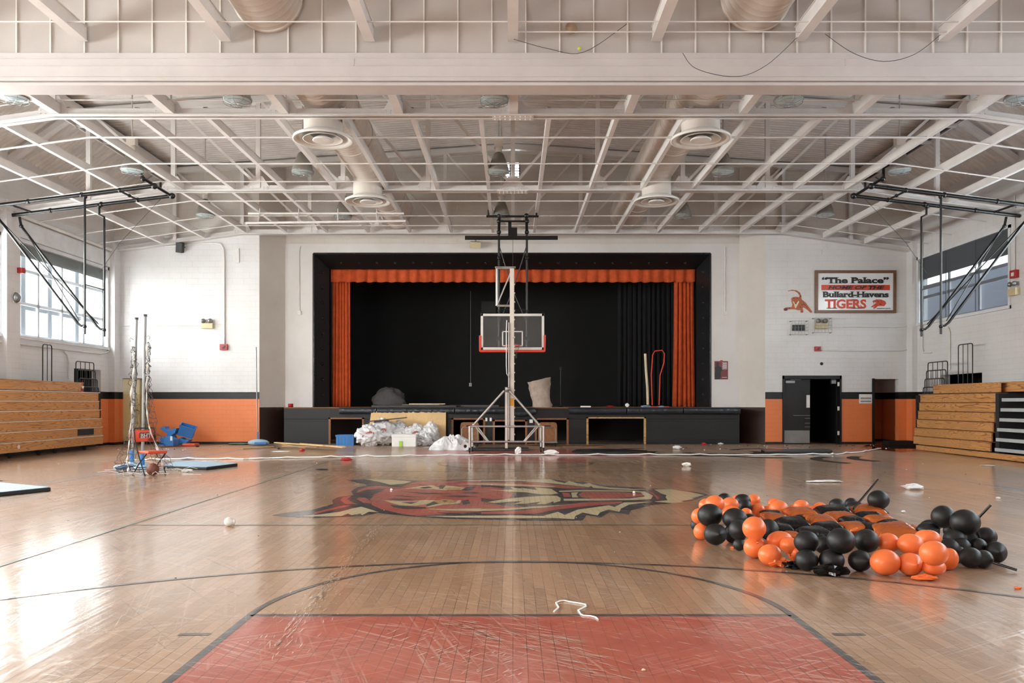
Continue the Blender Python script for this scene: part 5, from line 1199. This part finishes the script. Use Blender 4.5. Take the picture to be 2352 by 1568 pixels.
c = P(1887, 835, YF); tag(MB().lathe([(.001, .03), (.05, .02), (.055, 0)], (c.x, YF-.0, c.z), 16, Matrix(((1, 0, 0), (0, 0, -1), (0, 1, 0)))).build('door_buzzer', M['black_pipe']), 'small round black fitting on the wall above the double doors', 'fitting')
c = P(1891, 580, YF); tag(MB().box(c.x-.05, YF-.02, c.z-.1, c.x+.05, YF, c.z+.1).build('junction_plate', M['white_plastic']), 'small white plate high on the end wall above the framed sign', 'plate')
# stage lighting batten
t = thing('lighting_batten', 'pair of white pipes hung level under the joists left of the stage centre', 'pipes', P(740, 500, 26.2))
a, b = P(570, 490, 24.4), P(928, 490, 24.4); c, d = P(565, 512, 23.7), P(932, 507, 23.7)
MB().tube(a, b, .035).build('pipe', M['steel'], t); MB().tube(c, d, .035).build('pipe', M['steel'], t)
for k in range(4):
    p = a.lerp(b, (k+.3)/4); MB().tube(p, (p.x, p.y, 7.36), .012).tube(p, c.lerp(d, (k+.3)/4), .02).build('hanger', M['steel'], t)
# dangling cable loops near the header
for i, pts in enumerate(([P(1568, 122, 12.9), P(1600, 158, 12.7), P(1690, 176, 12.7), P(1760, 150, 12.8), P(1832, 85, 12.9)], [P(1895, 78, 12.9), P(1960, 122, 12.8), P(2030, 141, 12.8), P(2100, 125, 12.8), P(2160, 80, 12.9)], [P(1180, 90, 12.9), P(1260, 112, 12.8), P(1340, 120, 12.8), P(1440, 55, 12.9)])):
    sm = []
    for k in range(len(pts)-1):
        p0, p1, p2, p3 = pts[max(k-1, 0)], pts[k], pts[k+1], pts[min(k+2, len(pts)-1)]
        for j in range(6):
            u = j/6; sm.append(.5*((2*p1)+(p2-p0)*u+(2*p0-5*p1+4*p2-p3)*u*u+(3*p1-p0-3*p2+p3)*u**3))
    sm.append(pts[-1])
    tag(MB().path(sm, .005, 5).build('loose_cable', M['grey_vinyl']), 'thin loose cable sagging before the header, '+['between centre and the duct on the right', 'farthest right of the three', 'beside the centre joist'][i], 'cable', 'loose cables')
c = P(1312, 65, 13.0); tag(MB().ball(c, .095, 20).build('stuck_ball', mat('dusty_tan', (172, 146, 120), .7)), 'dusty tan ball lodged on the rods before the header panel', 'ball')
c = P(1331, 112, 13.0); tag(MB().ball((c.x, 13.0, 7.2), .033, 12).build('tennis_ball', mat('tennis_yellow', (206, 216, 90), .8)), 'small yellow-green ball resting on the header girder', 'ball')
# ================================================================ BALLOON HEAP
def balloon_proto(name, m):
    t = thing(name, '', 'balloon', (0, 0, 0), local=True)
    prof = [(.001, 1.0)]+[(math.sin(a)*1.0, math.cos(a)) for a in [PI*k/18 for k in range(1, 13)]]+[(.72, -.62), (.52, -.85), (.32, -1.03), (.14, -1.15), (.05, -1.2)]
    MB().lathe(prof, n=28).build('skin', m, t); MB().lathe([(.05, -1.19), (.035, -1.23), (.09, -1.33), (.001, -1.30)], n=12).build('knot', m, t)
    return t
pk = balloon_proto('latex_balloon', M['balloon_k']); po = balloon_proto('latex_balloon', M['balloon_o'])
used = {'k': False, 'o': False}
# (x, y, rx, ry) read in two zoomed views, colour, level above the floor, cluster
BL = [
 (225,700,75,75,'k',.3,'el'),(265,590,105,100,'o',1.3,'el'),(290,790,100,105,'o',0,'el'),(395,575,152,140,'k',1.1,'el'),(455,430,120,105,'o',2.0,'el'),(345,450,90,85,'o',1.2,'el'),(580,370,85,75,'k',.7,'el'),(655,440,105,90,'o',1.2,'el'),(680,570,125,110,'o',1.2,'el'),(715,620,150,130,'k',1.1,'el'),(465,820,140,130,'k',0,'el'),(670,830,85,115,'k',0,'el'),(765,765,120,130,'k',.9,'el'),(772,955,75,75,'k',0,'el'),(965,745,142,145,'o',1.6,'el'),(975,990,140,130,'o',0,'el'),(1150,760,120,130,'k',.5,'el'),(900,640,95,80,'k',1.1,'el'),
 (815,390,100,85,'k',1.2,'bk'),(840,460,85,90,'k',.9,'bk'),(740,380,70,60,'o',1.1,'bk'),(960,385,80,78,'o',1.0,'bk'),(1010,515,88,88,'o',.3,'bk'),(860,560,75,75,'o',.8,'bk'),(1220,430,78,72,'o',.9,'bk'),(1280,485,118,98,'o',.6,'bk'),(1140,540,80,80,'o',0,'bk'),(1570,460,95,80,'o',.7,'bk'),(1480,500,70,60,'o',.2,'bk'),(1810,490,90,75,'o',.4,'bk'),(1710,520,70,60,'o',0,'bk'),(2030,445,95,82,'k',.7,'bk'),(2215,435,80,80,'k',.8,'bk'),(2270,500,120,100,'k',.5,'bk'),(2563,378,130,118,'k',1.4,'bk'),(2600,560,90,85,'k',.2,'bk'),
 (1290,900,165,115,'o',.6,'fr'),(1170,1085,145,130,'o',0,'fr'),(1410,960,110,100,'o',.9,'fr'),(1490,1070,90,115,'o',0,'fr'),(1635,920,150,140,'k',1.2,'fr'),(1640,1152,140,132,'k',0,'fr'),(1860,960,110,110,'k',.9,'fr'),(1960,1155,150,138,'k',0,'fr'),(2080,905,170,158,'k',1.3,'fr'),(2408,905,150,145,'k',1.2,'fr'),(2325,1160,142,130,'k',0,'fr'),
 (2688,930,132,118,'o',1.3,'fr'),(2648,1180,178,158,'o',0,'fr'),(2973,950,155,128,'o',1.2,'fr'),(2973,1205,150,138,'o',0,'fr'),(3215,880,140,108,'o',1.5,'fr'),(3160,865,120,95,'o',1.4,'fr'),(3273,1065,172,153,'o',1.1,'fr'),(3275,1245,150,100,'o',0,'fr'),(3468,1140,100,140,'o',.2,'fr'),
 (3470,1000,120,120,'k',.5,'er'),(3620,980,115,110,'k',.6,'er'),(3520,780,110,100,'k',1.0,'er'),(3840,980,110,105,'k',.5,'er'),(3398,595,142,138,'k',1.9,'er'),(3678,665,175,158,'k',1.6,'er'),(3200,775,135,100,'k',1.0,'er'),(3235,715,120,80,'k',1.3,'er'),(3538,880,130,120,'k',1.0,'er'),(3948,850,125,115,'k',1.0,'er'),(3745,880,110,105,'k',.9,'er'),(4078,1060,120,133,'k',0,'er'),(3745,1120,140,125,'k',0,'er'),(3570,1080,110,110,'k',0,'er'),(3910,1140,120,110,'k',0,'er'),
]
CLN = {'el': 'end beside the emblem', 'bk': 'back edge', 'fr': 'front edge', 'er': 'right end'}
from collections import defaultdict
grp = defaultdict(list)
for i, b in enumerate(BL): grp[(b[6], b[4], b[5] >= .8)].append(i)
lab = {}
for (cl, co, up), ids in grp.items():
    ids.sort(key=lambda i: BL[i][0]); n = len(ids)
    for r, i in enumerate(ids):
        lab[i] = '%s %s balloon from the left, %s, %s of the heap' % (ORD[r] if n > 1 else 'only', 'black' if co == 'k' else 'orange', 'stacked on top' if up else 'on the floor', CLN[cl])
for i, (x, y, rx, ry, co, lv, cl) in enumerate(BL):
    px, py, r = 1560+x/5.6, 1080+y/5.6, math.sqrt(rx*ry)/5.6
    D = F*HC/((py-CY)+r*(1+1.12*lv)); c = P(px, py, D); R = r*D/F*1.05
    if c.z < R*ry/math.sqrt(rx*ry)*.98: c.z = R*ry/math.sqrt(rx*ry)*.98
    src = pk if co == 'k' else po
    o = src if not used[co] else dup(src)
    used[co] = True; k = rx/math.sqrt(rx*ry); rnd = random.Random(i)
    el = rnd.uniform(1.0, 1.06) if lv else 1.0
    o.scale = (R*k, R*.97, R/k); a = rnd.uniform(-.35, .35)
    o.location = c; o.rotation_euler = (rnd.choice((PI*.60, PI*.42, -.5)) if lv else rnd.choice((PI*.5, -PI*.55)), 0, a)
    if abs(o.rotation_euler.x) > .6: o.scale = (R*k, R/k, R*.97)
    o['label'] = lab[i]; o['group'] = 'balloons of the collapsed arch'
# foil pillows
def foil_mesh(seed):
    mb = MB(); n = 22; vs = []; rnd = random.Random(seed); ph = [rnd.uniform(0, 6) for _ in range(4)]
    for sgn in (1, -1):
        for j in range(n+1):
            for i in range(n+1):
                u, v = 2*i/n-1, 2*j/n-1; e = max(0, (1-abs(u)**3.2)*(1-abs(v)**3.2))**.55
                pin = 1-.10*(1-u*u)*abs(v)**4; pin2 = 1-.10*(1-v*v)*abs(u)**4
                d = max(abs(u), abs(v)); wr = .035*math.sin(16*math.atan2(v, u)+ph[0])*d**3*(1-d)*6+.02*math.sin(5*u+ph[1])*math.sin(4*v+ph[2])
                vs.append((u*pin2, v*pin, sgn*(.36*e+wr*e)))
    w = n+1; N_ = w*w
    mb.add(vs, [(j*w+i, j*w+i+1, (j+1)*w+i+1, (j+1)*w+i) for j in range(n) for i in range(n)]+[(N_+(j+1)*w+i, N_+(j+1)*w+i+1, N_+j*w+i+1, N_+j*w+i) for j in range(n) for i in range(n)], 0, True)
    return mb
fo = foil_mesh(1).build('foil_balloon', M['foil_o']); fk = foil_mesh(2).build('foil_balloon', M['foil_k']); uf = {'o': False, 'k': False}
FL = [(1570,560,200,'o'),(1970,540,215,'k'),(2080,612,195,'o'),(1640,640,150,'k'),(1830,665,210,'o'),(1450,690,200,'k'),(1230,625,170,'o'),(1200,585,150,'k'),(1900,735,180,'k'),(1730,810,200,'k'),(1460,830,100,'o'),(1340,740,120,'k'),(2245,740,185,'o'),(2408,530,220,'o'),(2618,665,190,'o'),(2478,612,170,'k'),(2230,650,150,'k'),(2748,705,150,'k'),(2768,800,270,'o'),(2530,760,180,'k'),(2960,770,160,'o')]
cnt = {'o': sorted([f[0]*1 for f in FL if f[3] == 'o']), 'k': sorted([f[0] for f in FL if f[3] == 'k'])}
for x, y, hw, co in FL:
    px, py = 1560+x/5.6, 1080+y/5.6; z = .15; D = F*(HC-z)/(py-CY)*1.0; c = P(px, py, D); R = hw/5.6*D/F*.98
    src = fo if co == 'o' else fk
    if uf[co]: src2 = src.copy(); COL.objects.link(src2)
    else: src2 = src
    uf[co] = True; rnd = random.Random(int(x))
    src2.location = (c.x, D, z); src2.scale = (R, R, R*1.15); src2.rotation_euler = (rnd.uniform(.05, .22), rnd.uniform(-.12, .12), rnd.uniform(-.15, .15))
    r = cnt[co].index(x)
    tag(src2, '%s foil pillow balloon, %s from the left within the heap' % ('copper-orange' if co == 'o' else 'shiny black', ORD[r]), 'balloon', 'foil pillow balloons')
# black frame poles sticking out of the heap
def pole(a, b, lab): tag(MB().tube(a, b, .012, 8).build('frame_pole', M['black_pipe']), lab, 'pole', 'black frame poles in the balloon heap')
pole(P(1960, 1168, 9.4), P(2017, 1101, 9.6), 'thin black pole leaning out of the back of the balloon heap')
pole(P(2186, 1254, 7.9), P(2276, 1159, 7.7), 'thin black pole leaning up through the right end of the balloon heap')
pole(P(2190, 1262, 7.2), G(2336, 1309, .02), 'thin black pole lying out of the right end onto the floor')
pole(P(2185, 1256, 7.3), P(2260, 1249, 7.5), 'short black pole lying level within the right end of the heap')
# burst rubber
def rubber(name, lab, c, r, m, seed, sc=(1, .6, .35)): crumple(name, lab, 'balloon scrap', c, r, m, seed, sc, .75, 'burst balloon scraps')
rubber('burst_balloon', 'burst orange balloon scrap on the floor, alone before the front orange balloons', G(2128, 1332), .10, M['balloon_o'], 21, (1, .5, .22))
rubber('burst_balloon', 'burst orange scrap against the front edge beside the black scrap', G(1790, 1301), .09, M['balloon_o'], 22, (1.1, .6, .45))
rubber('burst_balloon', 'burst black scrap beside the orange scrap at the front edge', G(1822, 1306), .10, M['foil_k'], 23, (1, .6, .3))
rubber('burst_balloon', 'burst glossy black scrap before the lower black balloons of the front edge', G(1912, 1322), .13, M['foil_k'], 24, (1.1, .5, .35))
for px, py, k in ((2352-14, 1352, 31), (1683, 1259, 32)): crumple('balloon_shred', ('tiny orange shred at the photo edge right of the heap' if k == 31 else 'tiny orange shred beside the small black balloon of the front'), 'scrap', G(px, py), .03, M['balloon_o'], k, (1, .6, .3))
# ================================================================ VOLLEYBALL POSTS, NET, CHAIR, BALL
def vpost(pxb, pyb, pxt, pyt, lab, sl):
    b = G(pxb, pyb); D = b.y; tp = P(pxt, pyt, D); t = thing('volleyball_post', lab, 'post', tuple(b), 'volleyball posts')
    MB().tube((b.x, D, .05), tp, .034, 12).build('pole', M['galv'], t)
    MB().tube(tp, tp+Vector((0, 0, .05)), .045, 12).build('top_cap', M['grey_vinyl'], t)
    p = Vector((b.x, D, 0)).lerp(tp, .86); MB().path([p, p+Vector((sl*.05, -.03, .02)), p+Vector((sl*.10, -.03, .05)), p+Vector((sl*.13, -.03, .02)), p+Vector((sl*.11, -.03, -.03))], .008, 6).build('net_hook', M['galv'], t)
    MB().lathe([(.001, .12), (.05, .12), (.10, .09), (.33, .05), (.38, .02), (.38, 0), (.001, 0)], (b.x, D, 0), 28).build('round_base', M['blue_pad'], t)
    MB().lathe([(.045, .1), (.045, .38)], (b.x, D, 0), 14).build('blue_sleeve', M['blue'], t)
    return b
vpost(327, 1080, 333, 727, 'taller grey volleyball post on a pale blue base behind the folding chair', 1)
vpost(303, 1072, 313, 734, 'shorter grey volleyball post standing behind the taller post', -1)
def net(name, lab, pts, w0, seed):
    """torn net bunched along a line: two cords, a cross mesh and the white band"""
    t = thing(name, lab, 'net', tuple(pts[-1]), 'torn volleyball nets'); rnd = random.Random(seed); n = 46; P_ = []
    for k in range(n+1):
        u = k/n*(len(pts)-1); i = int(min(u, len(pts)-2)); p = pts[i].lerp(pts[i+1], u-i); wd = w0[i]+(w0[i+1]-w0[i])*(u-i)
        P_.append((p, wd))
    m = MB(); cols = 5
    G_ = [[p+Vector(((c/(cols-1)-.5)*wd+rnd.uniform(-.02, .02), rnd.uniform(-.09, .09), rnd.uniform(-.02, .02))) for c in range(cols)] for p, wd in P_]
    for c in range(cols): m.path([g[c] for g in G_], .005, 4)
    for k in range(0, n):
        for c in range(cols-1):
            m.tube(G_[k][c], G_[k+1][c+1] if k % 2 else G_[k][c+1], .004, 4, caps=False)
    m.build('net_mesh', M['netcord'], t)
    b = MB(); vs = []
    for k, (p, wd) in enumerate(P_):
        a = k*.55+seed; h = .02+.01*math.sin(k*.9); q = Vector((math.cos(a)*h, math.sin(a)*h, 0)); o_ = p+Vector((wd*.18*math.sin(k*.21), -.06, 0)); vs += [o_-q, o_+q]
    b.add(vs, [(2*k, 2*k+1, 2*k+3, 2*k+2) for k in range(n)], 0, True); b.build('white_band', M['net'], t, solid=.006)
D = 16.5
net('torn_net', 'torn white net hanging down beside the shorter post', [P(307, 796, D), P(309, 840, D), P(305, 900, D), P(311, 950, D), P(300, 1010, D), P(286, 1060, D-.2), P(300, 1084, D-.3)], [.05, .10, .14, .16, .22, .40, .5], 1)
net('torn_net', 'torn white net hanging down beside the taller post', [P(340, 786, D), P(341, 840, D), P(340, 885, D), P(344, 940, D), P(347, 990, D), P(362, 1040, D-.1), P(380, 1080, D-.3)], [.05, .08, .10, .18, .22, .30, .5], 2)
t = thing('net_heap', 'heap of dirty net lying on the floor around the post bases', 'net', tuple(G(360, 1086))); m = MB(); rnd = random.Random(9)
for k in range(60):
    a = G(rnd.uniform(270, 435), rnd.uniform(1076, 1089), rnd.uniform(.01, .06)); ang = rnd.uniform(0, 6.28); L_ = rnd.uniform(.15, .5)
    m.path([a, a+Vector((math.cos(ang)*L_*.5, math.sin(ang)*L_*.3, rnd.uniform(-.01, .05))), a+Vector((math.cos(ang)*L_, math.sin(ang)*L_*.6, 0))], .006, 4)
m.build('cords', M['net'], t)
crumple('wrapper', 'red and white wrapper at the end of the net heap', 'wrapper', G(431, 1084), .10, M['paper'], 41, (1.3, .6, .3))
crumple('blue_cloth', 'crumpled dark blue cloth on the net left of the chair', 'cloth', G(285, 1083), .16, mat('dark_blue', (42, 66, 98), .6), 42, (1.2, .7, .45))
# folding chair (local axes: front of the seat faces -y)
def folding_chair(loc, rz):
    t = thing('folding_chair', 'black metal folding chair with orange padded seat, lettered back, before the posts', 'chair', (0, 0, 0), local=True)
    MB().box(-.21, -.24, .43, .21, .17, .485).build('seat', M['orange_seat'], t, bevel=.022)
    bk = MB(); n = 12; vs = []
    for j, z in enumerate((.66, .67, .88, .90)):
        hw = .20 if j in (0, 3) else .225
        for i in range(n+1):
            u = i/n*2-1; y = .265-.035*(1-u*u)+.02*(z-.66)
            vs += [(u*hw, y, z)]
    bk.add(vs, [(j*(n+1)+i, (j+1)*(n+1)+i, (j+1)*(n+1)+i+1, j*(n+1)+i+1) for j in range(3) for i in range(n)], 0, True)
    b = bk.build('backrest', M['orange_seat'], t, solid=.02)
    for s in (-1, 1):
        l1 = MB().path([(s*.215, .27, .91), (s*.22, .24, .72), (s*.225, .10, .42), (s*.225, -.14, .01)], .0125).build('front_leg', M['black_pipe'], t)
        l2 = MB().path([(s*.205, -.17, .43), (s*.21, .10, .22), (s*.215, .30, .01)], .0125).build('rear_leg', M['black_pipe'], t)
        for y, l in ((-.14, l1), (.30, l2)): MB().tube((s*.22, y, .03), (s*.22, y, 0), .017).build('foot_cap', M['rubber'], l)
    MB().path([(-.215, .27, .91), (-.19, .27, .935), (.19, .27, .935), (.215, .27, .91)], .0125).build('top_rail', M['black_pipe'], t)
    MB().tube((-.223, -.05, .16), (.223, -.05, .16), .008).build('stretcher', M['black_pipe'], t); MB().tube((-.213, .2, .14), (.213, .2, .14), .008).tube((-.213, .23, .10), (.213, .23, .10), .008).build('stretcher', M['black_pipe'], t)
    for mt, of, ex, yy in ((M['text_black'], .016, .003, .222), (M['white_frame'], .001, .006, .222)):
        txt('BHT', .14, mt, b, 'lettering', off=of, ext=ex, serif=.012, loc=(0, yy, .735), rot=(PI/2, 0, 0), width=.24 if of > .01 else .225, cap=.11 if of > .01 else .09)
    t.location = loc; t.rotation_euler = (0, 0, rz); return t
c = G(342, 1090); folding_chair((c.x+.03, c.y+.05, 0), .95)
t = thing('basketball', 'worn brown basketball on the floor under the folding chair', 'ball', (G(344, 1093).x, 16.0, .12)); c = (G(344, 1093).x, 16.02, .123)
MB().ball(c, .121, 28).build('cover', M['ball_b'], t)
m = MB(); R1 = Euler((.3, .5, .2)).to_matrix()
for ax in (0, 1, 2):
    pts = []
    for k in range(33):
        a = 2*PI*k/32; v = [0, 0, 0]; v[ax] = math.cos(a)*.1212; v[(ax+1) % 3] = math.sin(a)*.1212; pts.append(R1 @ Vector(v)+Vector(c))
    m.path(pts, .002, 5)
m.build('seam', M['rubber'], t)
# floor mats
def fmat(lab, pts, th, top, side):
    t = thing('exercise_mat', lab, 'mat', tuple(G(*pts[0])), 'exercise mats on the floor'); w = [G(*p, th) for p in pts]
    MB().prism([(p.x, p.y, .001) for p in w], (0, 0, th)).build('mat_core', side, t, bevel=.01)
    MB().prism([(p.x+(sum(q.x for q in w)/len(w)-p.x)*.02, p.y+(sum(q.y for q in w)/len(w)-p.y)*.02, th) for p in w], (0, 0, .008)).build('top_cover', top, t)
fmat('pale blue-topped black mat cut by the frame edge on the open floor', [(-160, 1104), (0, 1108), (117, 1119), (0, 1131), (-160, 1144)], .06, M['blue_pad'], M['rubber'])
fmat('grey-blue mat lying beyond the net heap', [(372, 1070), (402, 1060), (480, 1059), (546, 1064), (474, 1073)], .06, M['blue_pad'], M['rubber'])
fmat('limp black mat on the floor right of the lift', [(1314, 1035), (1330, 1031), (1400, 1031), (1487, 1034), (1440, 1038), (1335, 1038)], .05, M['vinyl'], M['rubber'])
fmat('rolled-edge dark mat on the floor before the double doors', [(1748, 1032), (1900, 1031), (1912, 1034), (1905, 1037), (1757, 1037)], .07, M['grey_vinyl'], M['rubber'])
tag(MB().tube((P(1212, 0, 27.2).x+.0, 26.9, .04), (P(1298, 0, 27.2).x, 26.9, .02), .03).box(P(1290, 0, 27).x, 26.4, .0, P(1385, 0, 27).x, 27.0, .025).build('brown_board', M['frame_wood']), 'flat brown board on the floor by the platform opening right of the lift', 'board')
# long white tape across the floor
pts = [(300, 1059), (345, 1056), (450, 1054.5), (560, 1055), (640, 1052.5), (760, 1050), (860, 1049), (980, 1047), (1080, 1046), (1160, 1045), (1280, 1046), (1420, 1045.5), (1560, 1045), (1700, 1046), (1800, 1045), (1900, 1044), (1925, 1044), (1980, 1038), (2022, 1031)]
mb = MB(); vs = []; rnd = random.Random(3)
Z = []
for k in range(len(pts)-1):
    for j in range(6):
        u = j/6; Z.append((pts[k][0]+(pts[k+1][0]-pts[k][0])*u, pts[k][1]+(pts[k+1][1]-pts[k][1])*u))
Z.append(pts[-1])
for k, p in enumerate(Z):
    g = G(p[0], p[1]+rnd.uniform(-.4, .4)); wd = .05+.03*math.sin(k*.7)+rnd.uniform(0, .02); h = .012+.03*max(0, math.sin(k*1.3))**6; vs += [(g.x, g.y-wd, h), (g.x, g.y, h+.02), (g.x, g.y+wd, h)]
mb.add(vs, [(3*k+j, 3*k+3+j, 3*k+4+j, 3*k+1+j) for k in range(len(Z)-1) for j in range(2)])
tag(mb.build('barrier_tape', M['paper'], solid=.006), 'long white tape lying right across the floor before the stage', 'tape')
# ================================================================ LEFT-WALL CLUTTER
def bluebits():
    t = thing('broken_bin', 'broken blue plastic cart with torn flaps lying against the orange wall', 'bin', tuple(G(400, 1022)))
    D = 26.6
    def pl(pts, d, th, nm, m='blue'): MB().prism([tuple(P(x, y, D+d)) for x, y in pts], (0, th, 0)).build(nm, M[m], t)
    def c2(x, y): return (340+x/6.918, 960+y/6.918)
    pl([c2(*q) for q in ((250,325),(285,290),(380,330),(405,340),(400,440),(250,435))], -.5, .4, 'side_panel')
    pl([c2(*q) for q in ((180,320),(200,300),(260,330),(280,300),(290,400),(200,400))], -.2, .3, 'end_panel')
    pl([c2(*q) for q in ((190,170),(215,140),(265,132),(275,170),(330,210),(400,165),(450,160),(440,200),(420,240),(370,270),(400,330),(290,330),(300,240))], .1, .35, 'torn_flap')
    pl([c2(*q) for q in ((120,425),(250,415),(250,440),(150,442))], -.6, .5, 'floor_panel')
    pl([c2(*q) for q in ((410,370),(520,310),(560,340),(660,345),(600,400),(420,410))], .2, .3, 'lower_panel')
    MB().box(P(388, 0, 26).x, 26.09, .22, P(391, 0, 26).x+.03, 26.1, .36).build('label', M['paper'], t)
bluebits()
crate('plastic_crate', 'blue plastic crate tipped on the broken blue cart, against the orange wall', P(426, 1000, 27.1), .5, .45, .36, Euler((.2, .3, .3)))
tag(MB().box(P(425, 0, 26.8).x, 26.5, 0.0, P(456, 0, 26.8).x, 26.9, .10).build('seat_cushion', M['orange_seat'], bevel=.03), 'orange vinyl seat pad lying before the tipped blue crate', 'cushion')
c = G(486, 1019, 0); tag(MB().ball((c.x, c.y, .05), .055, 14).build('red_ball', M['red']), 'small red ball lying at the foot of the orange wall', 'ball')
# push broom
t = thing('push_broom', 'tall blue-grey push broom standing against the wall corner', 'broom', (P(592, 0, 27.3).x, 27.3, 0))
MB().path([P(592, 1012, 27.3), P(591, 950, 27.5), P(589, 870, 27.7), P(588, 797, 27.8)], .022).build('handle', M['galv'], t)
MB().tube(P(592, 1012, 27.3), P(592, 992, 27.35), .032).build('socket', M['blue'], t)
blob(MB(), (P(594, 0, 27.2).x, 27.2, .10), .36, 8, .08, (1.0, .5, .33), flat=.3).build('broom_head', M['blue_pad'], t)
MB().box(P(585, 0, 27).x, 26.98, .05, P(612, 0, 27).x, 27.05, .12).build('clamp', M['blue'], t)
crumple('green_netting', 'green netting scrap on the floor left of the push broom', 'netting', G(550, 1021), .25, mat('green_net', (96, 130, 116), .7), 51, (1.4, .7, .12), .7)
# ================================================================ LITTER ON THE FLOOR
# white ball and cup on the open floor
t = thing('plastic_ball', 'small white plastic ball alone on the open floor', 'ball', tuple(G(526, 1208)))
c = G(525, 1208); MB().ball((c.x, c.y, .052), .052, 24).build('ball_body', M['white_plastic'], t); MB().ball((c.x+.033, c.y+.03, .046), .040, 20).build('side_lobe', M['white_plastic'], t)
st = [(1272, 1404), (1279, 1398), (1283, 1394), (1280, 1389), (1277, 1384), (1285, 1380), (1296, 1379), (1312, 1382), (1332, 1385), (1345, 1388), (1346, 1392), (1338, 1396), (1328, 1401), (1331, 1405), (1334, 1410), (1340, 1413), (1356, 1414), (1368, 1417), (1374, 1422)]
tag(MB().path([G(*p, .006) for p in st], .006, 6).build('white_string', M['paper']), 'curled white string lying across the free throw line', 'string')
LIT = [
 ('paper_scrap', 'crumpled white paper in the skid marks before the stage', (1555, 1031), .13, 'paper', (1.1, .7, .4)),
 ('paper_scrap', 'white paper ball beyond the balloon heap, inside the skid marks', (1576, 1071), .10, 'paper', (1.1, .7, .45)),
 ('paper_scrap', 'long torn white paper lying behind the balloon heap', (1896, 1107), .24, 'paper', (1.3, .4, .08)),
 ('plastic_wrap', 'clear crinkled plastic wrap on the floor behind the heap', (2097, 1124), .14, 'bag', (1.3, .7, .35)),
 ('paper_scrap', 'tiny white scrap between wrap and balloon heap', (2075, 1177), .03, 'paper', (1, .7, .5)),
 ('paper_scrap', 'tiny white scrap on the open floor far right of the clear wrap', (2293, 1145), .035, 'paper', (1, .6, .4)),
 ('paper_scrap', 'flat white paper strip on the floor before the right bleachers', (2268, 1069), .13, 'paper', (1.3, .4, .06)),
 ('paper_scrap', 'small white scrap standing on the tape before the lift', (1190, 1043), .10, 'paper', (.9, .5, 1.0)),
 ('paper_scrap', 'low white scrap on the tape right of the lift', (1265, 1045), .16, 'paper', (1.2, .5, .45)),
 ('red_scrap', 'small red scrap on the floor before the timber heap', (694, 1037), .09, 'red', (1, .5, .5)),
 ('red_scrap', 'long red scrap on the floor before the garbage bags', (795, 1058), .11, 'red', (1.3, .3, .35)),
 ('red_scrap', 'red scrap by the stage front right of the widest opening', (1617, 1022), .09, 'red', (1, .6, .5)),
 ('white_scribble', 'thin white paper shreds on the floor before the timber heap', (644, 1037), .20, 'paper', (1.4, .4, .05)),
 ('black_comb', 'small black comb-like bit on the floor left of the emblem', (739, 1079), .12, 'rubber', (1.2, .25, .12)),
 ('dark_scrap', 'dark scrap on the floor before the tipped blue crate', (453, 1026), .06, 'rubber', (1, .6, .4)),
 ('pebble_scrap', 'tiny cream crumb on the painted red key', (1478, 1541), .012, 'cream', (1, .8, .6)),
 ('white_crumb', 'tiny white crumb at the tip of the emblem near the lift mast', (1456, 1133), .02, 'paper', (1, .8, 1)),
 ('white_crumb', 'tiny white crumb on the emblem above its left eye', (899, 1126), .02, 'paper', (1, .8, .8)),
 ('paper_scrap', 'white scrap ring on the floor at the end of the platform', (1655, 1020), .09, 'paper', (1.1, .6, .3)),
 ('plastic_bag_scrap', 'translucent scrap on the floor before the maple panel, right of the carton', (985, 1028), .12, 'paper', (1.3, .4, .08)),
 ('brown_scrap', 'brown scrap lying at the left frame edge beyond the pale blue mat', (2, 1104), .05, 'chip', (1, .5, .2)),
 ('timber_offcut', 'short pale timber offcut in the doorway alcove next to the right bleachers', (2050, 1019), .20, 'ply', (1.2, .4, .2)),
]
for i, (nm, lb, p, r, mm, sc) in enumerate(LIT): crumple(nm, lb, 'scrap', G(*p), r, M[mm], 60+i, sc, .5, 'litter on the floor')
tag(MB().box(12.9, 27.5, 0, 13.9, 27.95, .14).build('kick_box', M['rubber']), 'low black box at the foot of the orange corner by the right bleachers', 'box')
# scattered crumbs, too many to count
mb = MB(); rnd = random.Random(77)
for k in range(420):
    far = rnd.random() < .75
    x = rnd.uniform(-13, 13); y = rnd.uniform(24.5, 27.8) if far else rnd.uniform(6, 25)
    if -1.2 < x < 1.2 and y < 7: continue
    if (-9.5 < x < 5 and y > 23.2) or (-9 < x < -5 and y > 17) or (x < -10 and y > 25.5) or (7.5 < x < 10.5 and 24 < y < 25.3): continue
    s = rnd.uniform(.006, .022)*(1 if far else .45); mb.obox((x, y, s*.4), (s*2, s*1.3, s*.8), Euler((rnd.uniform(-.3, .3), rnd.uniform(-.3, .3), rnd.uniform(0, 3))), rnd.choice((0, 0, 1, 1, 2)))
tag(mb.build('debris', [M['paper'], M['rubber'], M['chip']]), 'scattered crumbs and grit over the wooden floor', 'debris', None, 'stuff')
